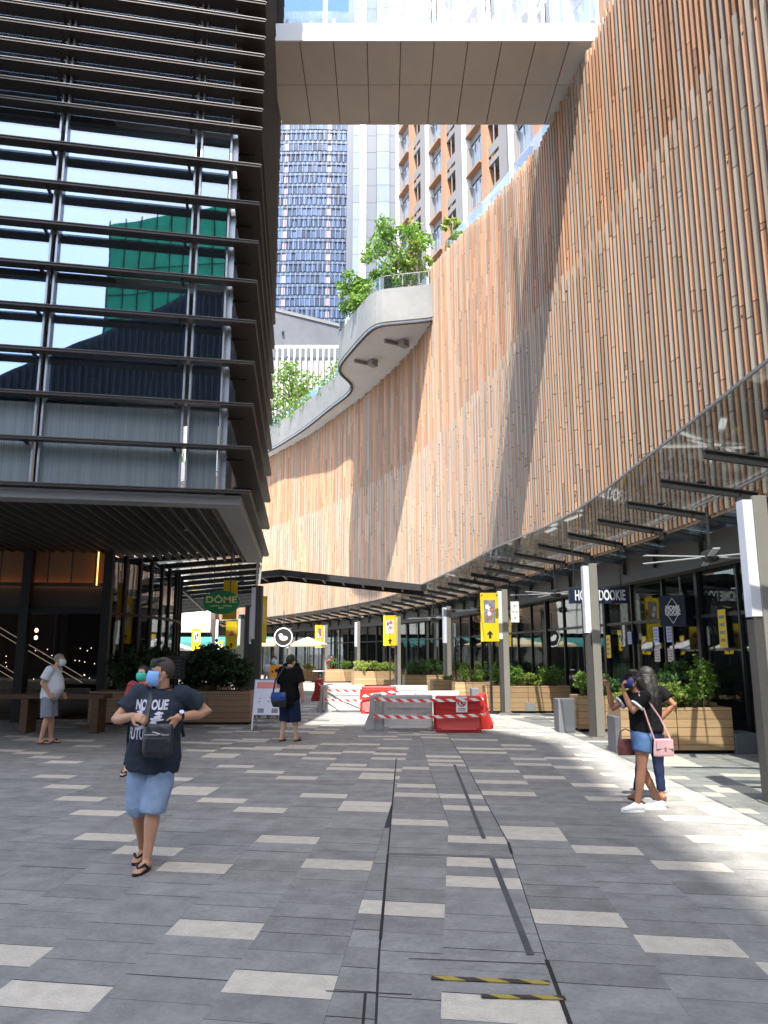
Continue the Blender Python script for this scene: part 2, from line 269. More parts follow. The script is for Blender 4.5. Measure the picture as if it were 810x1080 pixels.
M = dict(
    joint=mat('joint_dirt', (.035, .036, .038), .95, var=.3, scale=20),
    paver=mat('grey_granite', (.222, .219, .206), .74, var=.18, scale=26, stain=.17, island=.12, bump=.25, bscale=90, spec=.35),
    paver_light=mat('cream_granite', (.505, .465, .385), .75, var=.16, scale=60, stain=.1, island=.06, bump=.2, bscale=120, spec=.3),
    paver_dark=mat('dark_granite', (.062, .064, .07), .75, var=.35, scale=30, stain=.25, bump=.2, bscale=90),
    ground=mat('far_ground', (.2, .2, .2), .9, var=.15, scale=.6),
    frost=mat('frosted_panel', (.23, .275, .285), .28, var=.20, scale=5, stretch=(14, 14, .12), stain=.1, spec=.5), ribw=mat('ribbed_wall', (.06, .08, .11), .6, var=.2, scale=.5), ribr=mat('rib_dark', (.028, .036, .05), .6, var=.2),
    brownwall=mat('brown_interior', (.13, .075, .04), .7, var=.3, scale=1.2, stain=.2), blackmetal=mat('black_metal', (.010, .010, .010), .5, var=.15), led=emit('led_line', (.95, .93, .88), .22),  # last one: glow added to the rails, not a lamp
    batten=mat('batten_grey', (.055, .055, .054), .5, var=.15, scale=3),
    side=glass('terrace_pane', (.50, .52, .52), .16, .10, (.012, .013, .014), .01, (.9, .92, .94)),
    steel=mat('dark_steel', (.028, .027, .027), .45, var=.2, scale=9, spec=.5),
    bronze=mat('bronze_louvre', (.062, .048, .040), .42, metal=.3, var=.15, scale=2.5, stain=.15),
    bronze_lip=mat('bronze_edge', (.13, .115, .11), .5, metal=.2, var=.1),
    alu=mat('aluminium', (.42, .44, .46), .35, metal=.55, var=.07),
    greyalu=mat('grey_panel', (.27, .265, .26), .5, metal=.1, var=.08, scale=3, stain=.06),
    soffit=mat('bridge_soffit', (.62, .565, .51), .55, var=.05, scale=1.6, stain=.06),
    white=mat('white_paint', (.78, .78, .77), .5, var=.05, scale=3, stain=.04),
    offwhite=mat('off_white', (.62, .63, .64), .6, var=.08, scale=3, stain=.06),
    concrete=mat('pale_concrete', (.205, .207, .20), .8, var=.1, scale=3, stain=.12, bump=.1),
    concrete2=mat('grey_concrete', (.13, .135, .15), .85, var=.12, scale=1.2, stain=.12, bump=.1),
    terracotta=mat('terracotta_slat', (.47, .255, .14), .62, var=.13, scale=4, stretch=(4, 4, .25), stain=.1, island=.28),
    taupe=mat('taupe_slat', (.39, .32, .245), .6, var=.12, scale=4, stretch=(4, 4, .25), stain=.08, island=.16),
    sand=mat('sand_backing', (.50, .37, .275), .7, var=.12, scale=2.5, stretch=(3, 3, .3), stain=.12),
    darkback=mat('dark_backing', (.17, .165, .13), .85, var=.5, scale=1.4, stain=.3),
    bulkhead=mat('grey_bulkhead', (.085, .083, .08), .55, var=.12, scale=2, stain=.1),
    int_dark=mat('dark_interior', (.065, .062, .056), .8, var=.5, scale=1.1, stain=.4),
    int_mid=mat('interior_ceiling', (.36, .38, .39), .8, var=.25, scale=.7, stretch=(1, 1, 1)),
    blind=mat('blind_fabric', (.72, .78, .78), .8, var=.16, scale=6, stretch=(9, 9, .15)),  # pale streaked colour standing in for reflections on the shop glass
    pane=glass('reflective_pane', (.80, .86, .88), .42, .15, (.03, .04, .05), .01, (.52, .60, .72)),
    shop=glass('shop_pane', (.66, .70, .69), .05, .08, (.03, .034, .034), .01, (.78, .82, .82)),
    cafe=glass('cafe_pane', (.62, .56, .50), .035, .08, (.016, .012, .009), .01, (.7, .7, .7)),
    clear=glass('clear_pane', (.86, .93, .95), .10, .0),
    canopyg=glass('canopy_pane', (.80, .83, .83), .08, .10, (.10, .115, .115), .03),
    post=mat('post_taupe', (.30, .275, .235), .5, metal=.1, var=.07, scale=3, stain=.05),
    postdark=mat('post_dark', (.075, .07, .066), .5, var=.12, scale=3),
    diffuser=mat('lamp_diffuser', (.80, .80, .86), .35, var=.02),
    planter=wood('planter_boards', (.34, .205, .10), (.52, .345, .18), .145),
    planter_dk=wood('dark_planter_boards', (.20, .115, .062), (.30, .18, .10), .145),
    panel=wood('cafe_timber', (.22, .10, .04), (.34, .17, .07), .6, 'X'),
    bench=wood('bench_timber', (.075, .038, .02), (.12, .06, .03), .2),
    soil=mat('soil', (.035, .025, .018), .95, var=.4, scale=20, bump=.5),
    bark=mat('bark', (.14, .10, .07), .9, var=.3, scale=20, stretch=(2, 2, .4), bump=.4),
    leaf_a=leafmat('leaf_bright', (.10, .22, .025), (.21, .34, .055)),
    leaf_b=leafmat('leaf_deep', (.035, .095, .022), (.085, .165, .04)),
    leaf_y=leafmat('leaf_lime', (.20, .30, .04), (.34, .40, .09)),
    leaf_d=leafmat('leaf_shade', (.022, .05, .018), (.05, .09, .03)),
    yellow=mat('yellow_vinyl', (.80, .56, .015), .45, var=.05, scale=3),
    black=mat('black_vinyl', (.015, .015, .017), .5, var=.1),
    navy=mat('navy_panel', (.012, .018, .05), .45, var=.15, scale=3),
    navy2=mat('navy_dark_panel', (.010, .014, .030), .5, var=.25, scale=4),
    lettering=mat('white_lettering', (.85, .85, .83), .5, var=.02),
    green=mat('sign_green', (.015, .24, .08), .4, var=.06),
    gold=mat('sign_gold', (.80, .74, .30), .45, var=.06),
    red=mat('red_plastic', (.44, .020, .015), .55, var=.12, scale=5, stain=.12),
    whiteplastic=mat('white_plastic', (.38, .375, .365), .5, var=.14, scale=6, stain=.14),
    rubber=mat('black_rubber', (.012, .012, .012), .8, var=.2),
    tape=stripes('hazard_tape', (.72, .05, .045), (.82, .80, .78), .26, 1.6),
    tapeY=stripes('step_tape', (.34, .26, .04), (.02, .02, .02), .2, 1.2),
    pink=mat('poster_pink', (.80, .27, .24), .5, var=.08, scale=9),
    paper=mat('poster_paper', (.72, .73, .82), .55, var=.04),
    orange=mat('orange_card', (.82, .32, .03), .5, var=.06),
    photo1=mat('print_brown', (.30, .16, .10), .5, var=.5, scale=7), photo2=mat('print_pale', (.72, .62, .58), .5, var=.25, scale=9),
    photo3=mat('print_pink', (.62, .10, .16), .5, var=.4, scale=9), photo4=mat('print_grey', (.25, .23, .26), .5, var=.5, scale=9),
    cream=mat('canvas_cream', (.46, .37, .23), .8, var=.06), canvas=mat('canvas_white', (.72, .72, .72), .8, var=.06),
    teal=mat('awning_teal', (.02, .16, .15), .7, var=.1), paleblue=mat('pale_blue', (.42, .52, .85), .5, var=.05),
    skin_m=mat('skin_tan', (.50, .275, .175), .5, var=.08, scale=14, spec=.35), skin_w=mat('skin_brown', (.30, .145, .085), .48, var=.08, scale=14, spec=.35),
    skin_l=mat('skin_light', (.56, .34, .235), .5, var=.07, scale=14, spec=.35),
    hair=mat('black_hair', (.012, .010, .009), .62, var=.3, scale=40, stretch=(6, 6, .6)), hairgrey=mat('grey_hair', (.22, .20, .185), .7, var=.2, scale=60),
    stubble=mat('cropped_hair', (.055, .040, .032), .8, var=.35, scale=90),
    tee=mat('slate_tee', (.026, .036, .052), .92, spec=.2, var=.14, scale=9, bump=.25, bscale=25), denim=mat('light_denim', (.22, .31, .45), .85, var=.16, scale=10, stain=.12, bump=.3, bscale=60),
    jeans=mat('blue_denim', (.085, .16, .31), .9, spec=.2, var=.22, scale=12, stain=.15, bump=.3, bscale=60),
    blacktop=mat('black_cotton', (.007, .007, .008), .95, spec=.12, var=.2, scale=9, bump=.2, bscale=25), navycloth=mat('navy_cotton', (.011, .018, .05), .9, spec=.2, var=.2, scale=9, bump=.2),
    whitecloth=mat('white_cotton', (.58, .60, .64), .9, var=.08, scale=7, bump=.25, bscale=20), greycloth=mat('grey_cotton', (.20, .22, .26), .9, var=.15, scale=9, bump=.25, bscale=25),
    redpat=mat('red_print', (.22, .03, .035), .85, var=.85, scale=30), mask_b=mat('mask_blue', (.22, .45, .85), .7, var=.04), mask_g=mat('mask_green', (.04, .50, .36), .7, var=.04),
    mask_n=mat('mask_navy', (.015, .03, .16), .7, var=.06), mask_w=mat('mask_pale', (.50, .70, .78), .7, var=.04),
    bagblack=mat('black_leather', (.016, .018, .024), .4, var=.2, scale=12, bump=.2), bagpink=mat('pink_leather', (.42, .255, .27), .45, var=.08, scale=8), bagblue=mat('blue_nylon', (.012, .05, .22), .5, var=.2, scale=8, bump=.2),
    bagbrown=mat('brown_leather', (.16, .05, .045), .45, var=.15), sneaker=mat('white_sneaker', (.80, .80, .79), .55, var=.04), brownshoe=mat('brown_shoe', (.22, .10, .05), .5, var=.1),
    eye=mat('eye_dark', (.02, .015, .012), .2, var=.1), steelw=mat('watch_steel', (.5, .5, .52), .25, metal=.9, var=.1),
    towerglass=mat('tower_glass', (.042, .072, .135), .3, metal=.2, var=.35, scale=.25, island=.55), towerfin=mat('tower_fin', (.15, .19, .27), .5, var=.08, scale=.5),
    towerpink=mat('tower_pink', (.24, .19, .22), .5, var=.1, scale=.5, island=.2), spandrel=mat('tower_spandrel', (.055, .09, .155), .4, var=.15, scale=.4, island=.2),
    palewall=mat('pale_tower_panel', (.060, .073, .10), .5, var=.05, scale=.3), paleglass=mat('pale_tower_glass', (.14, .175, .215), .3, var=.12, scale=.15, island=.1),
    aptgrey=mat('apartment_grey', (.22, .205, .20), .8, var=.06, scale=.7, stain=.06), aptorange=mat('apartment_orange', (.36, .19, .105), .7, var=.08, scale=.7, stain=.06, island=.1),
    aptdark=mat('apartment_recess', (.05, .055, .065), .6, var=.3, scale=.6), aptglass=mat('apartment_glass', (.20, .26, .33), .12, metal=.4, var=.2, scale=.5, island=.3),
    netting=mat('green_netting', (.06, .62, .34), .8, var=.25, scale=.9), fairy=emit('fairy_light', (1, .82, .55), 3.0), cove=emit('cove_light', (1, .46, .14), .7),
)

# ------------------------------------------------------------------ plan curves
def spline(pts, step=.5):
    out = []
    P = [pts[0]] + list(pts) + [pts[-1]]
    for i in range(1, len(P) - 2):
        p0, p1, p2, p3 = [Vector(P[k][:2]) for k in (i - 1, i, i + 1, i + 2)]
        n = max(2, int((p2 - p1).length / step))
        for k in range(n):
            t = k / n
            out.append(.5 * ((2 * p1) + (p2 - p0) * t + (2 * p0 - 5 * p1 + 4 * p2 - p3) * t * t + (3 * p1 - p0 - 3 * p2 + p3) * t ** 3))
    out.append(Vector(pts[-1][:2])); return out

def resample(poly, d):
    out = [(poly[0].copy(), (poly[1] - poly[0]).normalized())]; acc = 0
    for a, b in zip(poly, poly[1:]):
        L = (b - a).length; t = (b - a) / L if L else Vector((0, 1))
        while acc + L >= d:
            s = d - acc; a = a + t * s; L -= s; acc = 0; out.append((a.copy(), t.copy()))
        acc += L
    return out

def offset(poly, d):
    out = []
    for i, p in enumerate(poly):
        t = (poly[min(i + 1, len(poly) - 1)] - poly[max(i - 1, 0)]).normalized()
        out.append(p + Vector((t.y, -t.x)) * d)        # +d: towards the building side (right)
    return out

WALL = spline([(6.0, -4), (5.95, 5), (5.85, 11), (5.55, 16), (4.9, 20.5), (4.3, 25), (3.6, 29.8), (2.65, 35), (1.3, 40.2), (-1.0, 46.2), (-4.0, 52.7), (-7.5, 59), (-13.2, 67), (-24, 76.5), (-39.5, 86)])
CANOPY = spline([(3.7, -4), (3.7, 5), (3.8, 10), (3.78, 15.5), (2.97, 20.2), (2.45, 25), (1.83, 29.3), (.9, 34.5), (-.35, 39.6), (-2.6, 45.5), (-5.5, 52), (-9.0, 58.5), (-14.5, 66), (-25, 75), (-40, 84)])
def wall_top(y):
    tab = ((-9, 17.3), (16, 17.3), (20.5, 17.05), (26, 18.4), (31, 20.0), (35.4, 21.1), (36.2, 21.2), (36.21, 18.1), (99, 18.1))
    for (a, b), (c, d) in zip(tab, tab[1:]):
        if a <= y <= c: return b + (d - b) * (y - a) / (c - a)
    return 18.1
ZC, ZT, ZB = 4.5, 17.5, 11.8
def wall_x(y):
    for a, b in zip(WALL, WALL[1:]):
        if a.y <= y <= b.y: return a.x + (b.x - a.x) * (y - a.y) / (b.y - a.y)
    return WALL[0].x

# ------------------------------------------------------------------ ground and paving
g = MB(); g.quad((-1500, -1500, -.03), (1500, -1500, -.03), (1500, 1500, -.03), (-1500, 1500, -.03))
tag(g.build('ground', M['ground']), kind='structure')
g = MB(); g.quad((-34, -12, -.006), (14, -12, -.006), (14, 74, -.006), (-34, 74, -.006))
tag(g.build('paving_bed', M['joint']), kind='structure')

def gpx(px, py):
    u = (px - 405) / 800; v = (540 - py) / 800; c, s = math.cos(PITCH), math.sin(PITCH)
    d = (u, c - s * v, s + c * v); t = -EYE / d[2]; return d[0] * t, d[1] * t
# where the cream stones lie (read off the photograph, turned into ground positions)
LIGHT = [(200 + x / 3.6, 780 + y / 3.6) for x, y in ((120, 720), (320, 925), (580, 475), (690, 635), (385, 380), (290, 267), (140, 232), (40, 203), (540, 213), (665, 262), (445, 146), (320, 123), (205, 102), (140, 66), (65, 42), (335, 55), (245, 36), (500, 72), (465, 50), (435, 32), (600, 47), (630, 112), (610, 96), (700, 145))]
LIGHT += [(x / 3.6, 780 + y / 3.6) for x, y in ((40, 818), (150, 968), (300, 224), (370, 278), (400, 370), (560, 422), (690, 483), (245, 178), (195, 140), (225, 85), (150, 66), (80, 50), (680, 150), (690, 200))]
LIGHT += [(380 + x / 3.6, 780 + y / 3.6) for x, y in ((60, 265), (210, 645), (430, 540), (230, 315), (400, 378), (150, 208), (260, 176), (370, 215), (80, 144), (170, 108), (20, 113), (315, 80), (555, 470), (255, 63), (620, 207), (480, 262), (465, 160), (530, 120), (390, 97), (645, 368), (500, 1020), (655, 95), (575, 72), (515, 50), (380, 33))]
LIGHT += [(560 + x / 3.24, 780 + y / 3.24) for x, y in ((160, 610), (540, 705), (550, 432), (265, 378), (655, 343), (65, 333), (800, 795), (760, 325), (720, 243), (595, 273), (270, 203), (275, 157), (105, 130), (295, 119), (545, 186), (675, 175), (740, 172), (520, 130), (500, 87), (565, 87), (700, 122), (140, 95))]
LIGHT = [gpx(*p) for p in LIGHT]
def sx(x0, y): return x0 + .07 * y                      # the courses lean a little
def lin(tab):
    def f(y):
        if y <= tab[0][0]: return tab[0][1]
        for (a, b), (c, d) in zip(tab, tab[1:]):
            if a <= y <= c: return b + (d - b) * (y - a) / (c - a)
        return tab[-1][1]
    return f
slotL = lin([(0, -.08), (4.7, -.03), (7, .034), (7.5, .049), (13.2, .206), (20, .33)])
joinM = lin([(0, .1), (4, .27), (6.9, .536), (8.2, .66), (13.2, .70), (20, .85)])
slotR = lin([(0, .62), (4.7, .92), (7.4, 1.14), (13, 1.30), (20, 1.42)])
cols = []
for k in range(-52, -1):
    cols.append((lambda y, k=k: sx(-.56 + .575 * (k + 1), y), lambda y, k=k: sx(-.56 + .575 * (k + 2), y)))
E0 = sx(0, 0)
lastL = lambda y: min(sx(-.56 + .0, y), slotL(y) - .02)
cols = [c for c in cols if c[1](4) <= sx(-.56, 4) + .01]
cols.append((lambda y: sx(-.56, y), lambda y: min(slotL(y) - .004, 99)))
cols.append((lambda y: slotL(y) + .004, joinM)); cols.append((joinM, lambda y: slotR(y) - .004))
cols.append((lambda y: slotR(y) + .004, lambda y: max(sx(1.18, y), slotR(y) + .06)))
for k in range(0, 18):
    cols.append((lambda y, k=k: sx(1.18 + .575 * k, y) if k else max(sx(1.18, y), slotR(y) + .06), lambda y, k=k: sx(1.18 + .575 * (k + 1), y)))
pv = MB(); prng = random.Random(3)
nearcols = []
for ci, (fl, fr) in enumerate(cols):
    # each course starts where its listed cream stones sit
    mine = []
    for (x, y) in LIGHT:
        if fl(y) <= x < fr(y): mine.append(y + .15 * x)
    mine.sort()
    cuts = []; y = prng.uniform(.2, .5)
    marks = []
    for q in mine:
        lo = q - .148; n = max(1, round((lo - y) / .296)) if lo - y > .1 else 0
        for j in range(n): cuts.append((y + (lo - y) * j / n, y + (lo - y) * (j + 1) / n, 0))
        y0 = max(lo, y); cuts.append((y0, y0 + .296, 1)); y = y0 + .296
    last = 12.6 if -8 < fl(10) < 6 else 1.0
    while y < 46:
        h = prng.choice((.296, .296, .296, .44, .22)) if y < 14 else .296
        light = y > last and prng.random() < (.16 if y < 24 else .12)
        cuts.append((y, y + (.296 if light else h), 1 if light else 0)); y += (.296 if light else h)
    for (a, b, lt) in cuts:
        xm0, xm1 = fl(a), fr(a)
        if xm1 - xm0 < .07: continue
        cx = (xm0 + xm1) / 2; ya, yb = a - .15 * cx, b - .15 * cx
        if ya > 45 or ya < .3: continue
        gq = .003
        def pt(f, yy, dx): 
            x = f(yy) + dx; return (x, yy - .15 * (x - cx), 0.0)
        m = 1 if lt else (2 if prng.random() < .003 else 0)
        z = prng.uniform(-.0012, .0012)
        q = [pt(fl, ya + gq, gq), pt(fr, ya + gq, -gq), pt(fr, yb - gq, -gq), pt(fl, yb - gq, gq)]
        pv.poly([(p[0], p[1], z) for p in q], m)
pv.quad((-34, 44.8, -.002), (14, 44.8, -.002), (14, 73, -.002), (-34, 73, -.002), 0)
tag(pv.build('paving', [M['paver'], M['paver_light'], M['paver_dark']]), kind='structure')
# the two open drain slots and the patched stripe beside them
ds = MB()
def slot(f, ys, wd, m):
    for a, b in zip(ys, ys[1:]):
        ds.quad((f(a) - wd, a, .003), (f(a) + wd, a, .003), (f(b) + wd, b, .003), (f(b) - wd, b, .003), m)
slot(slotL, [5.0, 6.2, 6.98], .010, 0); slot(slotL, [7.02, 7.5, 8.8], .007, 0); slot(slotL, [8.85, 11.2, 13.1], .0085, 0); slot(slotR, [7.0, 7.4], .012, 0); slot(slotR, [3.0, 4.68], .012, 0); slot(lambda y: slotL(y) - .06, [3.3, 4.25], .007, 0)
bandf = lin([(4.7, .84), (6.87, .915), (7.5, .935), (12.4, 1.1)])
slot(bandf, [4.75, 5.5, 6.86], .022, 1); slot(bandf, [7.55, 9, 12.4], .02, 1)
for y, x0, x1 in ((6.98, .03, 1.12), (7.02, .03, .93), (4.70, .14, .92), (4.28, -.30, .14)):
    ds.quad((x0, y - .004, .0032), (x1, y - .004 - .1 * (x1 - x0), .0032), (x1, y + .004 - .1 * (x1 - x0), .0032), (x0, y + .004, .0032), 0)
tag(ds.build('drain_slot', [M['rubber'], M['paver_dark']]), kind='structure')
o = MB(); o.box((.56, 4.40, .006), (.62, .045, .004), -.1); o.box((.70, 4.20, .006), (.42, .04, .004), -.05)
t_ = o.build('floor_tape', M['tapeY']); uvl = t_.data.uv_layers.new(name='uv')
for l in t_.data.loops: v = t_.data.vertices[l.vertex_index].co; uvl.data[l.index].uv = (v.x, v.y)
tag(t_, 'yellow and black striped tape stuck on the paving by the drain slot', 'floor tape')

# ------------------------------------------------------------------ curved mall with slatted skin, shopfronts, glass canopy and roof balcony
mall = thing('mall_building', 'long curved building clad in orange and beige vertical slats, on the right', 'building', (6, 16, 0))
bk = MB()                                              # sand panels low, dark netted void behind the upper slats
up_off = offset(WALL, .55)
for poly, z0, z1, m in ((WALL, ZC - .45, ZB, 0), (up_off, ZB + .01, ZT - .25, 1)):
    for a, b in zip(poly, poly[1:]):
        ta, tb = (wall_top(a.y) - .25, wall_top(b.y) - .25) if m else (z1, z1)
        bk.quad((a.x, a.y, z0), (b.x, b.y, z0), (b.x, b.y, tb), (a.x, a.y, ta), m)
for i in range(len(WALL) - 1):
    a, b, c, d = WALL[i], WALL[i + 1], up_off[i + 1], up_off[i]
    bk.quad((a.x, a.y, ZB), (b.x, b.y, ZB), (c.x, c.y, ZB), (d.x, d.y, ZB), 0)
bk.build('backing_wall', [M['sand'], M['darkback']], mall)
sl = MB(); su = MB(); frng = random.Random(11)
for i, (p, t) in enumerate(resample(WALL, .2)):
    n = Vector((-t.y, t.x)); ang = math.atan2(t.y, t.x)       # n points to the street
    if p.y < -3: continue
    kind = i % 2
    def fin(mb, z0, z1, wd, dp, m, push=0.0):
        c = p + n * (dp / 2 + push)
        cuts = [z0] + sorted(frng.uniform(z0 + .6, z1 - .6) for _ in range(1 if z1 - z0 < 4 else (2 if z1 - z0 < 7 else 3))) + [z1]
        for a, b in zip(cuts, cuts[1:]):
            mb.box((c.x, c.y, (a + b) / 2), (wd, dp, b - a - .018), ang + ((.26 if m == 1 else .33) if mb is sl else .22), m)
            if m == 0 and frng.random() < .25: mb.box((c.x + n.x * dp * .52, c.y + n.y * dp * .52, b - frng.uniform(.1, .4)), (.03, .012, .05), ang, 2)
    if kind == 0:
        fin(sl, ZC - .42, ZB + frng.uniform(.12, .3), .11, .085, 1)
        top = wall_top(p.y) + frng.uniform(-.1, .12)
        fin(su, ZB + .05, top, .08, .13, 1 if i % 6 == 0 else (1 if frng.random() < .25 else 0), -.05)
    else:
        fin(sl, ZC - .42, ZB - frng.uniform(.0, .35), .085, .085, 0)
        top = wall_top(p.y) + frng.uniform(-.1, .12)
        fin(su, ZB - .3, top, .085, .13, 0, -.05)
sl.build('lower_slat_cladding', [M['terracotta'], M['taupe'], M['steel']], mall)
su.build('upper_slat_cladding', [M['terracotta'], M['taupe'], M['steel']], mall)
rail = MB()
for z in (12.9, 14.4, 15.9, 16.9):
    for a, b in zip(WALL, WALL[1:]):
        if a.y > -3: rail.bar((a.x + .06, a.y, z), (b.x + .06, b.y, z), .05, .06)
rail.build('slat_rail', M['bronze'], mall)
rf = MB(); IN = offset(WALL, 14)
rf.strip([(p.x, p.y) for p in offset(WALL, .6)], [(p.x, p.y) for p in IN], ZT - .3, ZT - .3, .12); rf.build('roof', M['concrete2'], mall)
# green stems seen between the upper slats
gm = MB(); lr = random.Random(5)
for p, t in resample(WALL, .33):
    if -2 < p.y < 24:
        q = p + Vector((t.y, -t.x)) * .38
        for k in range(9):
            z = lr.uniform(12.2, 17.1)
            gm.box((q.x, q.y, z), (.16, .10, lr.uniform(.3, .9)), lr.uniform(0, 3))
gm.build('climbing_mesh', M['leaf_b'], mall)
# shopfront under the canopy
SHOP = offset(WALL, 1.15)
bh = MB(); bh.strip([(p.x, p.y) for p in offset(WALL, .75)], [(p.x, p.y) for p in offset(WALL, 1.1)], 3.42, 3.42, .62)
bh.build('bulkhead', M['bulkhead'], mall)
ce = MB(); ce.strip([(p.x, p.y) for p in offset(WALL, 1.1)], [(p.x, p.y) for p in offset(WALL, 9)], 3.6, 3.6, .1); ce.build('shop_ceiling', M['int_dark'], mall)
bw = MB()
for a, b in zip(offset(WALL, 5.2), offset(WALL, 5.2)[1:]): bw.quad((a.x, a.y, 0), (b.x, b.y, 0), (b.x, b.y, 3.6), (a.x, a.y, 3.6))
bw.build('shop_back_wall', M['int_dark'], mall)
SP = [(p, t) for p, t in resample(SHOP, 1.55) if p.y > 2 and p.x > -28]
srng = random.Random(21)
for i, (p, t) in enumerate(SP):
    mu = MB(); big = i % 3 == 0
    mu.box((p.x, p.y, 1.75), (.12 if big else .06, .16 if big else .10, 3.5), math.atan2(t.y, t.x)); mu.build('shopfront_mullion', M['steel'], mall)
    if i + 1 < len(SP):
        q = SP[i + 1][0]; d = (q - p).normalized(); n = Vector((-d.y, d.x))
        pn = MB(); e = .05
        a = p + d * e; b = q - d * e
        pn.bar((a.x, a.y, 1.25), (b.x, b.y, 1.25), .014, 2.38); pn.bar((a.x, a.y, 2.98), (b.x, b.y, 2.98), .014, .94)
        o = pn.build('shop_window', M['shop'], mall)
        tr = MB(); tr.bar((p.x, p.y, 2.48), (q.x, q.y, 2.48), .07, .07); 
        if i % 5 == 2:
            c = (p + q) / 2; tr.bar((c.x, c.y, .05), (c.x, c.y, 2.45), .05, .05)
            for s in (-.12, .12):
                hh = c + d * s + n * .07; tr.tube([(hh.x, hh.y, .7), (hh.x, hh.y, 1.7)], .016, 6)
        tr.build('transom', M['steel'], mall)
        th_ = MB(); th_.bar((p.x, p.y, .03), (q.x, q.y, .03), .08, .06); th_.build('threshold', M['steel'], mall)
# stock and counters behind the panes, with pale boxes added for reflections on the glass
for i, (p, t) in enumerate(SP[::2]):
    n = Vector((t.y, -t.x)); c = p + n * srng.uniform(1.2, 3.2)
    sh = MB()
    for k in range(4):
        h = srng.uniform(.5, 2.3); q = c + t * srng.uniform(-1, 1)
        sh.box((q.x, q.y, h / 2), (srng.uniform(.15, .5), srng.uniform(.2, .6), h), srng.uniform(0, 1), srng.choice((0, 0, 1, 2, 3, 3)))
    sh.build('shop_display', [M['int_dark'], M['bulkhead'], M['taupe'], M['blind']], mall)
# canopy: tinted glass sheets on dark beams, hung from the wall
cn = thing('glass_canopy', None, None); cn.parent = mall; cn.location = (-2, 0, ZC)
CP = resample(CANOPY, 1.72); WI = offset(WALL, .95)
def nearest(poly, p): return min(poly, key=lambda q: (q - p).length_squared)
prev = None; cg = MB(); ce_ = MB()
for i, (p, t) in enumerate(CP):
    if p.y < -2: prev = None; continue
    n = Vector((t.y, -t.x)); q = None
    best = None
    for s in [x * .1 for x in range(4, 60)]:
        c = p + n * s; r = nearest(WI, c)
        dd = (r - c).length
        if best is None or dd < best[0]: best = (dd, c)
    q = best[1]
    if prev:
        pp, pq = prev; g2 = .012
        d = (p - pp).normalized() * g2
        cg.add([(pp.x + d.x, pp.y + d.y, ZC), (p.x - d.x, p.y - d.y, ZC), (q.x - d.x, q.y - d.y, ZC - .42), (pq.x + d.x, pq.y + d.y, ZC - .42),
                (pp.x + d.x, pp.y + d.y, ZC + .02), (p.x - d.x, p.y - d.y, ZC + .02), (q.x - d.x, q.y - d.y, ZC - .40), (pq.x + d.x, pq.y + d.y, ZC - .40)],
               [(3, 2, 1, 0), (4, 5, 6, 7), (0, 1, 5, 4), (2, 3, 7, 6), (1, 2, 6, 5), (3, 0, 4, 7)])
        ce_.bar((pp.x, pp.y, ZC + .01), (p.x, p.y, ZC + .01), .025, .034)
        m1 = pp.lerp(pq, .55); m2 = p.lerp(q, .55); ce_.bar((m1.x, m1.y, ZC - .27), (m2.x, m2.y, ZC - .27), .03, .03, 1)
    prev = (p, q)
    bm_ = MB(); a = p + n * .45; L = (q - a).normalized()
    bm_.bar((a.x, a.y, ZC - .20), (q.x, q.y, ZC - .58), .07, .10)
    bm_.bar((a.x, a.y, ZC - .14), (q.x, q.y, ZC - .52), .12, .02)
    for s in (.25, .6, .9):
        c = a.lerp(q, s); zc = ZC - .04 - .40 * s; bm_.tube([(c.x, c.y, zc - .14), (c.x, c.y, zc)], .022, 6); bm_.box((c.x, c.y, zc - .04), (.12, .12, .02))
    c = a.lerp(q, .55); bm_.box((c.x, c.y, ZC - .50), (.05, .16, .10), math.atan2(n.y, n.x))
    r = nearest(offset(WALL, .70), q); bm_.bar((r.x, r.y, 3.62), (r.x, r.y, ZC - .5), .06, .10)
    bm_.build('canopy_beam', M['steel'], cn)
cg.build('canopy_pane', M['canopyg'], cn); ce_.build('canopy_edge', [M['greyalu'], M['alu']], cn)
# roof terrace planter that swells into a balcony
BO = spline([(3.3, 35.2), (2.2, 35.7), (.9, 36.0), (-.1, 36.25), (-.6, 36.7), (-1.05, 37.6), (-1.8, 39.5), (-2.45, 41.3), (-2.65, 42.3), (-2.6, 43.2), (-2.2, 44.4), (-2.05, 45.4), (-2.4, 46.9), (-3.7, 49.6), (-6.7, 55.8), (-10.8, 62.3), (-18.5, 70.8), (-27, 78)], .35)
def inner(p): return nearest(WALL, p)
BI = [inner(p) + Vector((.3, .2)) for p in BO]
bal = thing('balcony', None, None)
bal.parent = mall; bal.location = (-6, 18, 18.2)
sb = MB(); sb.strip([(p.x, p.y) for p in BO], [(p.x, p.y) for p in BI], 18.2, 18.2, .35); sb.build('balcony_slab', M['offwhite'], bal)
pr = MB(); BO2 = offset(BO, -.06); BO3 = offset(BO, .12)
pr.strip([(p.x, p.y) for p in BO2], [(p.x, p.y) for p in BO3], 18.32, 18.32, 1.8); pr.build('parapet', M['concrete'], bal)
dr = MB(); dr.strip([(p.x, p.y) for p in offset(BO, -.02)], [(p.x, p.y) for p in offset(BO, .12)], 18.13, 18.13, .07); dr.build('drip_edge', M['steel'], bal)
rl = MB(); RL = offset(BO, .25)
for i, p in enumerate(RL):
    if i % 3 == 0: rl.bar((p.x, p.y, 20.0), (p.x, p.y, 21.0), .03, .03)
for a, b in zip(RL, RL[1:]):
    rl.bar((a.x, a.y, 21.0), (b.x, b.y, 21.0), .04, .03)
rl.build('balustrade', M['greyalu'], bal)
gb = MB()
for a, b in zip(RL, RL[1:]): gb.bar((a.x, a.y, 20.55), (b.x, b.y, 20.55), .01, .8)
gb.build('glass_guard', M['clear'], bal)
du = MB()
